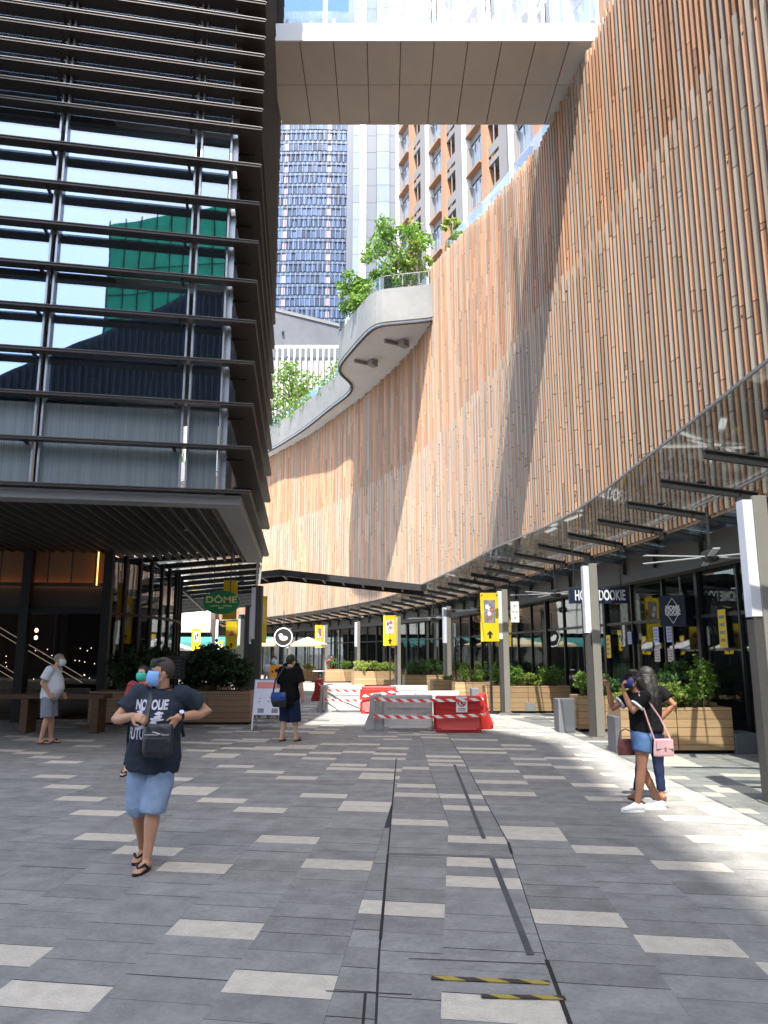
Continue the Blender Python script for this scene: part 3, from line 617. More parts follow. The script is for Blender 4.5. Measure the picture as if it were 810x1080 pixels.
for k in (1, 3):
    p = Vector((1.9 - .85 * k, 36.8 + 1.4 * k)); du.box((p.x, p.y, 18.02), (.5, .35, .34), .9); du.box((p.x - .5, p.y + .1, 18.1), (1.2, .12, .2), .5)
du.build('drain_pipe', M['greyalu'], bal)
# glass guard on the roof edge of the slatted wall
gr = MB(); EDGE = [p for p in offset(WALL, .25) if 20.6 < p.y < 35]
for a, b in zip(EDGE, EDGE[1:]): gr.bar((a.x, a.y, wall_top(a.y) + .45), (b.x, b.y, wall_top(b.y) + .45), .012, .9)
gr.build('roof_guard', M['clear'], mall)

# ------------------------------------------------------------------ left: office block with long horizontal louvres, restaurant below
A0 = Vector((-2.40, 13.25)); A1 = Vector((-3.40, 22.2))              # near and far corner of the side
fd = Vector((-.983, -.185)).normalized()                             # along the front, to the left
sd_ = (A1 - A0).normalized(); LF = 13.0; LS = (A1 - A0).length
fn = Vector((-fd.y, fd.x)); fn = fn if fn.y < 0 else -fn              # front, to the street
sn = Vector((sd_.y, -sd_.x)); sn = sn if sn.x > 0 else -sn
B0 = A0 + fd * LF; B1 = B0 + Vector((.15, 10.5))
off_ = thing('office_building', 'dark glass office block wrapped in bronze horizontal louvres, overhanging the restaurant, on the left', 'building', (-8, 18, 0))
HB = 26.0; ZS = 4.5
zl = [ZS + .02 + .81 * k for k in range(10)]
z = zl[-1]
while z < HB - .5: z += .41; zl.append(z)
DEP = .60                                                            # how far the louvres stand proud of the glass
def inset(d):
    d, e = d if isinstance(d, tuple) else (d, d)                     # (from the front, from the side)
    # intersection of the two inset lines
    p1 = A0 - fn * d; p2 = A0 - sn * e
    den = fd.x * sd_.y - fd.y * sd_.x
    s = ((p2.x - p1.x) * sd_.y - (p2.y - p1.y) * sd_.x) / den
    corner = p1 + fd * s
    return B0 - fn * d, corner, A1 - sn * e
o0, o1, o2 = inset(0); i0, i1, i2 = inset((.26, DEP - .12)) 
for k, zz in enumerate(zl):
    lv = MB(); th = .045
    P = [o0, o1, o2]; Q = [i0, i1, i2]
    if zz < 12.5 and k > 0:
        e = (A1 - A0).normalized()
    if zz > 12: Q = list(inset((.34, DEP - .12)))
    lv.strip([(p.x, p.y) for p in P], [(p.x, p.y) for p in Q], zz, zz + .02, th)
    for a, b in ((o0, o1), (o1, o2)):
        d = (b - a).normalized(); m = (a + b) / 2
        nn = fn if a is o0 else sn
        lv.bar((a.x + nn.x * .008, a.y + nn.y * .008, zz + th + .006), (b.x + nn.x * .008, b.y + nn.y * .008, zz + th + .006), .02, .014, 1)
    for s in (.9, 3.4, 5.9, 8.4):                                    # stub arms that carry the louvre
        p = i1 + fd * s; q = p - fn * .1; p = p + fn * .16; lv.bar((p.x, p.y, zz + .012), (q.x, q.y, zz + .012), .05, .05)
    for s in (.6, 3.2, 5.8):
        p = i1 + sd_ * s; q = p - sn * .12; p = p + sn * .3; lv.bar((p.x, p.y, zz + .012), (q.x, q.y, zz + .012), .05, .05)
    lv.build('louvre', [M['bronze'], M['bronze_lip']], off_)
# glazing: bays on the front and the side, one window per bay and storey
storeys = [(4.62, 6.10), (6.14, 8.5), (8.62, 11.75), (11.9, 15.8), (15.95, 19.8), (19.95, 25.6)]
g0, g1, g2 = inset((.36, DEP))
def bays(a, b, widths):
    d = (b - a).normalized(); L = (b - a).length; pts = [0]
    for wv in widths: pts.append(min(L, pts[-1] + wv))
    if pts[-1] < L - .05: pts.append(L)
    return [a + d * s for s in pts]
FB = bays(g1, g0, (.62, 2.5, 2.5, 2.5, 2.5)); SB = bays(g1, g2, (1.2, 2.5, 2.5))
for line in (FB, SB):
    for a, b in zip(line, line[1:]):
        d = (b - a).normalized()
        for z0, z1 in storeys:
            wn_ = MB(); p = a + d * .04; q = b - d * .04
            wn_.bar((p.x, p.y, (z0 + z1) / 2), (q.x, q.y, (z0 + z1) / 2), .03, z1 - z0)
            wn_.build('window' if z0 > 5 else 'spandrel_panel', M['pane'] if z0 > 5 else M['frost'], off_)
    for j, a in enumerate(line):
        mu = MB(); mid = Vector((-8, 20)); nn = fn if line is FB else sn
        c = a + nn * .07
        ang = math.atan2(nn.y, nn.x)
        for s in ((-.055, .055) if j not in (0,) else (0,)):
            e = Vector((-nn.y, nn.x)) * s
            mu.box((c.x + e.x, c.y + e.y, (ZS + HB) / 2), (.13, .035, HB - ZS - .1), ang)
        mu.build('mullion', M['alu'], off_)
fl = MB(); h0, h1, h2 = inset((.50, DEP + .12))
ring = [(h1.x, h1.y), (h2.x, h2.y), (B1.x, B1.y + 1), (B0.x, B0.y + 1)]
for z0 in (8.5, 11.75, 15.8, 19.82): fl.prism(ring, z0, z0 + .1)
fl.prism(ring, HB - .3, HB); fl.build('floor_slab', M['int_mid'], off_)
cw = MB(); k1 = h1 - fn * 3.4 - sn * 3.4; k0 = h0 - fn * 3.4; k2 = h2 - sn * 3.4
cw.prism([(k1.x, k1.y), (k2.x, k2.y), (B1.x, B1.y + .5), (k0.x, k0.y + .5)], ZS + .25, HB - .35); cw.build('core_wall', M['int_dark'], off_)
dp = MB()
for k, zz in enumerate((10.9, 10.4, 14.6)):
    p = h1 - fn * (.8 + .5 * k) + fd * .3; q = h0 - fn * (.8 + .5 * k); dp.tube([(p.x, p.y, zz), (q.x, q.y, zz)], .2, 12)
dp.build('ceiling_duct', M['offwhite'], off_, smooth=True)
# soffit: grey rim and dark battens
so = MB(); r0, r1, r2 = inset(.18); t0, t1, t2 = inset(.62)
so.strip([(p.x, p.y) for p in (r0, r1, r2)], [(p.x, p.y) for p in (t0, t1, t2)], ZS - .16, ZS - .16, .16); so.build('soffit_rim', M['greyalu'], off_)
lt = MB(); lt.strip([(p.x, p.y) for p in inset(.16)], [(p.x, p.y) for p in inset(.19)], ZS - .03, ZS - .03, .035); lt.build('soffit_trim', M['alu'], off_)
sf = MB(); sf.prism([(t1.x, t1.y), (t2.x, t2.y), (B1.x, B1.y), (t0.x, t0.y)], ZS + .12, ZS + .2); sf.build('soffit', M['int_dark'], off_)
bt = MB(); d2 = Vector((sd_.x, sd_.y)); n_b = int(LF / .26)
for k in range(n_b):
    p = t1 + fd * (.12 + .26 * k)
    q = p + d2 * 8.6
    bt.bar((p.x, p.y, ZS - .04), (q.x, q.y, ZS - .04), .045, .16)
bt.build('ceiling_batten', M['batten'], off_)
dl = MB(); arng = random.Random(4)
for k in range(16):
    p = t1 + fd * arng.uniform(.5, 9) + d2 * arng.uniform(1, 7.5); dl.tube([(p.x, p.y, ZS - .02), (p.x, p.y, ZS + .06)], .045, 10)
dl.build('downlight', M['offwhite'], off_)
# restaurant front below
RC = Vector((-7.35, 20.3)); RL_ = Vector((-22, 18.6)); RFAR = [Vector(p) for p in ((-7.35, 20.3), (-7.02, 21.8), (-6.85, 23.4), (-6.9, 25.2), (-7.2, 27.0), (-7.9, 28.8))]
rst = thing('restaurant_front', 'dark glazed restaurant front with timber panels, under the louvred office block', 'restaurant', (-9, 20, 0))
d = (RL_ - RC).normalized(); nfr = Vector((d.y, -d.x)); nfr = nfr if nfr.y < 0 else -nfr
for k in range(6):
    p = RC + d * 2.05 * k; q = RC + d * 2.05 * (k + 1)
    pl = MB(); pl.box((p.x + nfr.x * .1, p.y + nfr.y * .1, 2.2), (.22, .26, 4.42), math.atan2(d.y, d.x)); pl.build('column', M['blackmetal'], rst)
    e = d * .06
    pn = MB(); pn.bar((p.x + e.x, p.y + e.y, 1.4), (q.x - e.x, q.y - e.y, 1.4), .014, 2.7); pn.build('window', M['cafe'], rst)
    tb = MB(); tb.bar((p.x, p.y, 2.82), (q.x, q.y, 2.82), .16, .14); tb.build('transom', M['blackmetal'], rst)
    wp = MB(); a = p - nfr * .15; b = q - nfr * .15
    wp.bar((a.x, a.y, 3.98), (b.x, b.y, 3.98), .05, .95); wp.build('timber_panel', M['panel'], rst)
    gp = MB(); gp.bar((a.x, a.y, 3.18), (b.x, b.y, 3.18), .04, .60); gp.build('bronze_panel', M['bronze'], rst)
cv = MB(); a = RC + d * .55 + nfr * .02; b = RC + d * 11 + nfr * .02
cv.box((RC.x - .30, RC.y - .1, 3.95), (.025, .03, .9)); a = RC - nfr * .06; b = RC + d * 11 - nfr * .06; cv.bar((a.x, a.y, 3.505), (b.x, b.y, 3.505), .04, .015); cv.build('cove_light', M['cove'], rst)
lg = MB(); lg.bar((a.x + nfr.x * .05, a.y + nfr.y * .05, 3.52), (b.x + nfr.x * .05, b.y + nfr.y * .05, 3.52), .02, .10); lg.build('cove_ledge', M['bronze'], rst)
ib = MB(); a = RC - nfr * 5 + d * .2; b = RL_ - nfr * 5; ib.quad((a.x, a.y, 0), (b.x, b.y, 0), (b.x, b.y, 4.4), (a.x, a.y, 4.4)); ib.quad((RC.x - .3, RC.y + .1, 4.42), (RL_.x, RL_.y, 4.42), (RL_.x, RL_.y + 6, 4.42), (RC.x, RC.y + 6, 4.42)); ib.build('interior_wall', M['brownwall'], rst)
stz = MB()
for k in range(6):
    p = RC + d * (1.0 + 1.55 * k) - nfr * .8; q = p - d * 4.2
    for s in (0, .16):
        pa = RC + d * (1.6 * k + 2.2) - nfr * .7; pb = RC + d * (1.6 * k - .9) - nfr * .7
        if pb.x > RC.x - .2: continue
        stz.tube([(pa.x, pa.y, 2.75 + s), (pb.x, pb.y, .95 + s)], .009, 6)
stz.build('led_handrail', M['led'], rst)  # rails made to glow so they show as pale diagonal lines
fy = MB()
for k in range(70):
    p = RC + d * arng.uniform(.4, 9) - nfr * arng.uniform(.5, 1.6); fy.ell((p.x, p.y, arng.uniform(.9, 1.9)), (.011, .011, .011), n=6, k=4)
o = fy.build('fairy_light', M['fairy'], rst); tag(o, kind=None)
wl = MB()
for zz in (2.15, 2.35): wl.ell((-9.6, 21.2, zz), (.05, .05, .06), n=8, k=6)
wl.build('wall_lamp', M['fairy'], rst)
for j, (a, b) in enumerate(zip(RFAR, RFAR[1:])):
    e = (b - a).normalized()
    for h in range(2):
        p = a + e * (b - a).length * h * .5
        mu = MB(); mu.box((p.x, p.y, 2.2), (.12, .1, 4.4), math.atan2(e.y, e.x)); mu.build('mullion', M['blackmetal'], rst)
    pn = MB(); p = a + e * .06; q = b - e * .06
    pn.bar((p.x, p.y, 1.4), (q.x, q.y, 1.4), .014, 2.68); pn.bar((p.x, p.y, 3.55), (q.x, q.y, 3.55), .014, 1.5); pn.build('window', M['side'], rst)
    tb = MB(); tb.bar((a.x, a.y, 2.78), (b.x, b.y, 2.78), .1, .08); tb.build('transom', M['blackmetal'], rst)
by = MB(); by.quad((-8.6, 20.9, 0), (-8.9, 29, 0), (-8.9, 29, 4.4), (-8.6, 20.9, 4.4)); by.build('interior_wall', M['int_dark'], rst)
# bench under the soffit
bn = thing('bench', 'brown timber bench against the dark restaurant glass, behind the old man', 'bench', (-7.9, 17.4, 0))
x = MB(); x.box((-7.75, 17.4, .78), (3.2, .55, .1)); x.build('seat', M['bench'], bn, bevel=.01)
for xx in (-9.2, -7.9, -6.35): 
    x = MB(); x.box((xx, 17.4, .365), (.16, .5, .73)); x.build('leg', M['bench'], bn)

# ------------------------------------------------------------------ glass footbridge high over the street
fb = thing('footbridge', 'glazed white footbridge with brown panelled underside crossing high above the street', 'footbridge', (1, 18.9, 17.5))
y0, y1 = 17.25, 20.45; x0, x1 = -3.1, 5.75
nx = 10; dxp = (x1 - x0) / nx
sp_ = MB()
for i in range(nx):
    for a, b in ((y0 + .02, 18.82), (18.84, y1 - .02)):
        sp_.span((x0 + dxp * i + .012, a, 17.5), (x0 + dxp * (i + 1) - .012, b, 17.56))
sp_.build('soffit_panel', M['soffit'], fb)
dk = MB(); dk.span((x0, y0 + .04, 17.565), (x1, y1 - .04, 17.85)); dk.build('deck', M['bronze'], fb)
fa = MB(); fa.span((x0, y0 - .02, 17.48), (x1, y0 + .03, 18.0)); fa.span((x0, y1 - .03, 17.5), (x1, y1 + .02, 17.8)); fa.build('fascia', M['white'], fb)
for i in range(7):
    xx = x0 + .1 + (x1 - x0 - .2) * i / 6
    for yy in (y0 + .12, y1 - .12):
        p = MB(); p.box((xx, yy, 19.5), (.09, .09, 3.1)); p.build('column', M['white'], fb)
for yy in (y0 + .06, y1 - .06):
    for i in range(6):
        xa = x0 + .1 + (x1 - x0 - .2) * i / 6
        p = MB(); p.box((xa + .72, yy, 18.55), (1.30, .014, 1.1)); p.build('glass_guard', M['clear'], fb)
    p = MB(); p.box(((x0 + x1) / 2, yy, 19.13), (x1 - x0, .04, .04)); p.build('handrail', M['alu'], fb)

# ------------------------------------------------------------------ distant towers
def rotpt(p, o, a):
    c, s = math.cos(a), math.sin(a); return (o[0] + p[0] * c - p[1] * s, o[1] + p[0] * s + p[1] * c)
# blue glass tower with a shallow curved front
bt_ = thing('glass_tower', 'tall blue glass tower with pale vertical fins and a shallow curved face', 'tower', (-22, 200, 0))
C0 = Vector((-20.5, 354)); RAD = 160; trng = random.Random(9)
core = MB(); arc = [C0 + Vector((math.sin(a), -math.cos(a))) * (RAD - .6) for a in [R(-9.2 + .85 * k) for k in range(20)]]
core.prism([(p.x, p.y) for p in arc] + [(2, 250), (-46, 250)], 0, 190); core.build('core', M['towerglass'], bt_)
gl_ = MB(); sp2 = MB(); fi = MB()
aa = [R(-9.2 + .487 * k) for k in range(34)]
for fz in range(8, 54):
    z0 = 3.4 * fz
    for k, (a, b) in enumerate(zip(aa, aa[1:])):
        p = C0 + Vector((math.sin(a), -math.cos(a))) * RAD; q = C0 + Vector((math.sin(b), -math.cos(b))) * RAD
        d = (q - p).normalized()
        pinkband = k % 9 in (4,) 
        mm = 1 if pinkband else 0
        s = trng.uniform(.0, .25)
        gl_.bar((p.x + d.x * .1, p.y + s, z0 + 1.5), (q.x - d.x * .1, q.y + s, z0 + 1.5), .2, 2.2, mm)
        sp2.bar((p.x, p.y, z0 + 3.0), (q.x, q.y, z0 + 3.0), .3, .75)
        off = .5 if fz % 2 else 0
        h = p + d * (off * 1.36)
        fi.box((h.x, h.y - .3, z0 + 1.6), (.14, .4, 3.3))
gl_.build('glazing', [M['towerglass'], M['towerpink']], bt_); sp2.build('spandrel', M['spandrel'], bt_); fi.build('vertical_fin', M['towerfin'], bt_)
# pale tower with vertical stripes
pt_ = thing('pale_tower', 'pale grey tower of vertical panel and glass stripes, between the blue and the orange towers', 'tower', (0, 165, 0))
p = MB(); p.span((-9, 166.2, 0), (14, 190, 210)); p.build('core', M['palewall'], pt_)
def at_px(px, Y, z):                     # half-way height conversion for plan layout only
    dep = math.cos(PITCH) * Y + math.sin(PITCH) * (z - EYE); return (px - 405) / 800 * dep
for (a, b, mm, y) in ((372, 379, 'paleglass', 164.9), (379, 386, 'offwhite', 164.4), (386.3, 397, 'palewall', 165), (397.3, 411, 'paleglass', 164.6), (411.3, 424, 'palewall', 165), (424.3, 436, 'paleglass', 164.8)):
    xa, xb = at_px(a, 165, 100), at_px(b, 165, 100)
    q = MB()
    for k in range(44): q.span((xa, y, 4.5 * k + .04), (xb, 166.1, 4.5 * k + 4.46))
    q.build('panel_stripe', M[mm], pt_)
# orange and grey apartment tower
ap = thing('apartment_tower', 'orange, white and grey apartment tower with projecting window boxes, behind the slatted wall', 'apartment tower', (10, 75, 0))
P0 = Vector((1.6, 63.5)); ad_ = Vector((.36, -.933)).normalized(); an = Vector((-.933, -.36)).normalized()
AL = 34; HT = 84
p = MB(); q0 = P0; q1 = P0 + ad_ * AL
back = -an * 16
p.prism([(v.x, v.y) for v in (q0 - an * .9, q1 - an * .9, q1 + back, q0 + back)], 0, HT); p.build('core', M['aptdark'], ap)
BAY = 6.6; FH = 3.25; nb = int(AL / BAY); wcount = 0
stf = MB()
def fbox(mb, s0, s1, d0, d1, z0, z1, m=0):
    a = P0 + ad_ * (s0 + s1) / 2 + an * (d0 + d1) / 2
    mb.box((a.x, a.y, (z0 + z1) / 2), (s1 - s0, d1 - d0, z1 - z0), math.atan2(ad_.y, ad_.x), m)
for b in range(nb):
    s = b * BAY
    w1 = MB(); fbox(w1, s, s + .45, -1, .55, 0, HT); w1.build('white_pilaster', M['white'], ap)
    o1_ = MB(); fbox(o1_, s + 2.55, s + 3.35, -1, .32, 0, HT); o1_.build('orange_strip', M['aptorange'], ap)
    g1_ = MB(); fbox(g1_, s + 4.75, s + BAY, -1, .18, 0, HT); g1_.build('grey_panel', M['aptgrey'], ap)
    sl_ = MB(); bp_ = MB()
    for f in range(int(HT / FH)):
        z0 = f * FH
        fbox(sl_, s + .46, s + 2.54, -1, .05, z0, z0 + .75, 0)
        fbox(sl_, s + .47, s + 2.53, .0, .5, z0 + .55, z0 + .70, 1)
        fbox(sl_, s + .47, s + .6, .0, .42, z0 + .72, z0 + 3.0, 0)
        fbox(bp_, s + 3.36, s + 4.74, -1, .20, z0 + 2.85, z0 + 3.3, 0); fbox(bp_, s + 3.36, s + 4.74, .12, .2, z0 + .35, z0 + 1.1, 0)
        wv = 7 <= f < 23 and b < 6
        tgt = MB() if wv else stf
        fbox(tgt, s + .62, s + 2.5, .02, .10, z0 + .78, z0 + 2.98); 
        for c in (.62, 1.25, 1.87, 2.44): fbox(tgt, s + c, s + c + .06, .08, .16, z0 + .78, z0 + 2.98, 1)
        if wv: tgt.build('window', [M['aptglass'], M['greyalu']], ap)
    fbox(bp_, s + 4.0, s + 4.08, .10, .16, 0, HT); bp_.build('balcony_panel', M['aptgrey'], ap)
    sl_.build('ledge', [M['aptgrey'], M['aptorange'], M['white']], ap)
tag(stf.build('window', [M['aptglass'], M['greyalu']], ap), kind='stuff')
# grey concrete block and white louvred block behind the terrace
gc = thing('concrete_block', 'plain grey concrete block rising behind the white louvred wall, under the blue tower', 'building', (-11, 82, 0))
p = MB(); p.prism([(-19, 80), (-5.6, 88), (-5.6, 100), (-19, 100)], 0, 41.5); p.build('wall', M['concrete2'], gc); 
p = MB(); p.prism([(-19.2, 79.8), (-5.5, 87.9), (-5.5, 88.3), (-19.2, 80.2)], 41.5, 41.9); p.build('coping', M['concrete'], gc)
p = MB(); p.box((-11.9, 84.05, 39), (.25, .2, .3), .54); p.build('vent', M['steel'], gc)
lb = thing('louvred_block', 'low block faced with white vertical louvres behind the terrace greenery', 'building', (-9, 72, 0))
p = MB(); p.span((-24, 72.5, 0), (-4.2, 79, 31.2)); p.build('wall', M['greyalu'], lb)
p = MB()
for k in range(34): p.box((-23.5 + .58 * k, 72.1, 25.5), (.16, .5, 13))
p.box((-14, 72.2, 32.1), (20.2, .6, .3)); p.build('louvre_screen', M['white'], lb)

# ------------------------------------------------------------------ buildings behind the camera (two mirrored in the office glass; an unseen tower added to shade the street)
rb = thing('ribbed_building', 'dark ribbed block with a sloping roofline, mirrored in the office glass', 'building', (-4, -30, 0))
p = MB(); pts = [(-60, 13), (-16, 17), (-10, 21), (-4, 25), (1, 28.5), (7, 31), (14, 32)]
for (xa, za), (xb, zb) in zip(pts, pts[1:]):
    p.add([(xa, -27, 0), (xb, -27, 0), (xb, -27, zb), (xa, -27, za), (xa, -36, 0), (xb, -36, 0), (xb, -36, zb), (xa, -36, za)], [(0, 1, 2, 3), (7, 6, 5, 4), (3, 2, 6, 7)])
p.build('wall', M['ribw'], rb)
p = MB()
for k in range(70):
    xx = -16 + 30 * k / 70
    for (xa, za), (xb, zb) in zip(pts, pts[1:]):
        if xa <= xx < xb: zz = za + (zb - za) * (xx - xa) / (xb - xa)
    p.box((xx, -26.8, zz / 2), (.12, .3, zz - .4))
p.build('rib', M['ribr'], rb)
gn = thing('netted_building', 'building under construction wrapped in green safety netting, mirrored in the office glass', 'building', (3, -45, 0))
p = MB(); p.add([(-5.5, -44, 0), (13, -44, 0), (13, -44, 50), (-5.5, -44, 42), (-5.5, -56, 0), (13, -56, 0), (13, -56, 50), (-5.5, -56, 42)], [(0, 1, 2, 3), (7, 6, 5, 4), (3, 2, 6, 7), (0, 3, 7, 4), (1, 5, 6, 2)]); p.build('netting', M['netting'], gn)
p = MB()
for k in range(14): p.tube([(-5.4 + 1.4 * k, -43.85, 0), (-5.4 + 1.4 * k, -43.85, 42.3 + .6 * k)], .06, 6)
for k in range(16): p.tube([(-5.4, -43.8, 2.4 * k + 1), (13, -43.8, 2.75 * k + 1.1)], .05, 6)
p.build('scaffold', M['steel'], gn)
tw = thing('cantilever_tower', 'high tower with an overhanging upper block behind the camera, shading the street', 'tower', (-30, -24, 0))
p = MB(); p.span((-46, -32, 0), (-24, -14, 72)); p.build('wall', M['concrete2'], tw)
DEPTH = 60.0; sx_, sy_ = -SUN.x / SUN.z * DEPTH, -SUN.y / SUN.z * DEPTH
poly = [(-34, 1.5), (2.55, 1.5), (2.75, 6), (3.05, 10.5), (3.45, 15), (2.4, 18.0), (1.0, 18.9), (-34, 18.9)]
p = MB(); p.prism([(x - sx_, y - sy_) for x, y in poly], DEPTH, DEPTH + .5); p.build('upper_block', M['concrete2'], tw)  # slab added out of view, cut to the outline of the street shade

# ------------------------------------------------------------------ people
def finish(mb, name, m, parent, voxel, smooth=2, wrinkle=0., wscale=9., seed=0):
    """fuse overlapping solids into ONE continuous skin"""
    me = mb.mesh(name); o = bpy.data.objects.new(name, me); col.objects.link(o)
    md = o.modifiers.new('fuse', 'REMESH'); md.mode = 'VOXEL'; md.voxel_size = voxel; md.adaptivity = 0
    if smooth:
        ms = o.modifiers.new('soft', 'SMOOTH'); ms.factor = .5; ms.iterations = smooth
    dg = bpy.context.evaluated_depsgraph_get(); ev = o.evaluated_get(dg)
    nm = bpy.data.meshes.new_from_object(ev); nm.name = name
    o.modifiers.clear(); o.data = nm; bpy.data.meshes.remove(me)
    if wrinkle:
        off = Vector((seed * 3.1, seed, 0))
        nrm = [v.normal.copy() for v in nm.vertices]
        for v, n in zip(nm.vertices, nrm):
            p = v.co
            k = noise.noise(Vector((p.x * wscale, p.y * wscale, p.z * wscale * .55)) + off) + .5 * noise.noise(Vector((p.x, p.y, p.z)) * wscale * 2.3 + off)
            v.co = p + n * (k * wrinkle)
    nm.materials.clear(); nm.materials.append(m)
    nm.polygons.foreach_set('use_smooth', [True] * len(nm.polygons))
    o.parent = parent
    return o

def hand(mb, w, d, n, curl, thumb=1, s=1.):
    """palm, four unequal fingers bent at the knuckles, thumb from the side; d = pointing direction, n = palm side"""
    w = Vector(w); d = Vector(d).normalized(); n = Vector(n); n = (n - d * n.dot(d)).normalized(); a = d.cross(n) * thumb
    mb.tube([w - d * .015 * s, w + d * .03 * s, w + d * .085 * s], [(.026 * s, .019 * s), (.037 * s, .017 * s), (.040 * s, .014 * s)], 10, side=a)
    for k, (o, L) in enumerate(((.029, .072), (.010, .082), (-.010, .077), (-.028, .060))):
        c = curl[k]; p = w + d * .078 * s + a * o * s; pts = [p - d * .02 * s, p]; ang = 0; dirv = d
        for j, fr in enumerate((.45, .32, .23)):
            ang += c * (.8, 1.1, .8)[j]
            dirv = d * math.cos(ang) + n * math.sin(ang)
            p = p + dirv * L * fr * s; pts.append(p)
        mb.capsule(pts, [.0098 * s, .0096 * s, .009 * s, .0085 * s, .0076 * s], 8, side=a)
    p = w + d * .02 * s + a * .03 * s
    mb.capsule([p, p + (a * .8 + d * .7 + n * .3).normalized() * .035 * s, p + (a * .8 + d * .7 + n * .3).normalized() * .035 * s + (d + n * .5 + a * .1).normalized() * .034 * s], [.014 * s, .0115 * s, .009 * s], 8)

def V3(p): return Vector(p)
def figure(label, loc, rz, S, group=None):
    root = thing('person', label, 'person', loc, rz, group)
    k = S['h'] / 1.68; bulk = S.get('bulk', 1.); J = {}
    D = dict(hipR=(.092, 0, .86), hipL=(-.092, 0, .86), kneeR=(.10, .03, .47), kneeL=(-.10, .03, .47), ankR=(.10, -.01, .085), ankL=(-.10, -.01, .085),
             shR=(.175, 0, 1.37), shL=(-.175, 0, 1.37), elR=(.235, -.02, 1.10), elL=(-.235, -.02, 1.10), wrR=(.245, .06, .86), wrL=(-.245, .06, .86),
             head=(0, .02, 1.555), toeR=(.03, 1), toeL=(-.03, 1))
    D.update(S.get('j', {}))
    J = {a: (V3(b) * k if len(b) == 3 else b) for a, b in D.items()}
    lean = Vector(S.get('lean', (0, 0))); yaw, pitch = S.get('look', (0, 0))
    belly = S.get('belly', 0.)
    prof = [(.77, .125, .10, 0), (.86, .158, .115, 0), (.95, .152, .11 + belly * .5, belly * .3), (1.05, .145, .108 + belly, belly * .6), (1.17, .158, .112 + belly * .6, belly * .35), (1.29, .160, .105, 0), (1.365, .135, .082, -.005), (1.42, .07, .062, .0)]
    sc0 = (J['shR'] + J['shL']) / 2 / k; hc0 = (J['hipR'] + J['hipL']) / 2 / k
    def tpos(z):
        t = (z - .86) / .51
        b = hc0.lerp(Vector((sc0.x, sc0.y, 1.37)), t); return Vector((b.x, b.y, 0))
    def torso(mb, z0, z1, grow, flare=0., gx=1.):
        pts = []; rr = []
        zs = [z0] + [p[0] for p in prof if z0 + .02 < p[0] < z1 - .02] + [z1]
        for z in zs:
            for a, b in zip(prof, prof[1:]):
                if a[0] <= z <= b[0] + 1e-6:
                    t = (z - a[0]) / (b[0] - a[0]); rx, ry, dy = [a[i] + (b[i] - a[i]) * t for i in (1, 2, 3)]; break
            else: rx, ry, dy = (prof[0] if z < prof[0][0] else prof[-1])[1:]
            f = flare * max(0, (1.05 - z)) 
            c = tpos(z); pts.append(Vector((c.x, c.y + dy, z)) * k); rr.append(((rx * bulk * gx + grow + f) * k, (ry * bulk + grow + f) * k))
        mb.tube(pts, rr, 20)
    vox = S.get('vox', .011)
    # --- body
    b = MB(); torso(b, .77, 1.42, 0)
    H = J['head']; HM = Matrix.Rotation(yaw, 3, 'Z') @ Matrix.Rotation(pitch, 3, 'X')
    def hp(x, y, z): return H + HM @ (Vector((x, y, z)) * k)
    nb_ = tpos(1.37) * k + Vector((0, 0, 1.36 * k)); b.capsule([nb_, nb_.lerp(hp(0, -.015, -.06), .55), hp(0, -.012, -.05)], [.066 * k * (bulk * .5 + .5), .054 * k * (bulk * .5 + .5), .052 * k * (bulk * .5 + .5)], 12)
    b.ell(hp(0, -.005, .025), (.076 * k, .094 * k, .092 * k), HM, 16, 12)
    b.ell(hp(0, .022, -.045), (.062 * k * (bulk * .3 + .7), .072 * k, .073 * k), HM, 16, 12)
    b.ell(hp(0, .05, -.085), (.034 * k, .034 * k, .03 * k), HM)
    b.capsule([hp(0, .086, .02), hp(0, .102, -.015), hp(0, .098, -.024)], [.010 * k, .0135 * k, .012 * k], 8)
    for s in (-1, 1):
        b.ell(hp(s * .075, -.008, -.012), (.011 * k, .02 * k, .032 * k), HM); b.ell(hp(s * .045, .066, -.03), (.022 * k, .018 * k, .02 * k), HM)
    for s, q in (('R', 1), ('L', -1)):
        sh, el, wr = J['sh' + s], J['el' + s], J['wr' + s]; ba = .75 * bulk + .25
        b.capsule([sh, sh.lerp(el, .5), el, el.lerp(wr, .3), wr], [.054 * k * ba, .047 * k * ba, .039 * k * ba, .040 * k * ba, .0275 * k * ba], 12)
        hs = S.get('hand' + s, {}); d = Vector(hs.get('d', (wr - el))); n = Vector(hs.get('n', (-q, .2, 0)))
        hand(b, wr, d, n, hs.get('curl', (.35, .4, .45, .5)), hs.get('thumb', q), k * 1.02)
        hi, kn, an = J['hip' + s], J['knee' + s], J['ank' + s]
        b.capsule([hi, hi.lerp(kn, .5), kn, kn.lerp(an, .3), kn.lerp(an, .65), an], [.088 * k * bulk, .074 * k * bulk, .054 * k * ba, .056 * k * ba, .043 * k, .036 * k], 14)
        t = J['toe' + s]; t = Vector((t[0], t[1], 0)).normalized()
        b.tube([an - t * .055 * k + Vector((0, 0, -.045 * k)), an + t * .0 + Vector((0, 0, -.036 * k)), an + t * .09 * k + Vector((0, 0, -.048 * k)), an + t * .16 * k + Vector((0, 0, -.062 * k)), an + t * .185 * k + Vector((0, 0, -.066 * k))],
               [(.030 * k, .030 * k), (.036 * k, .042 * k), (.041 * k, .028 * k), (.040 * k, .015 * k), (.028 * k, .011 * k)], 12, side=(t.y, -t.x, 0))
    body = finish(b, 'body', S['skin'], root, vox, 2)
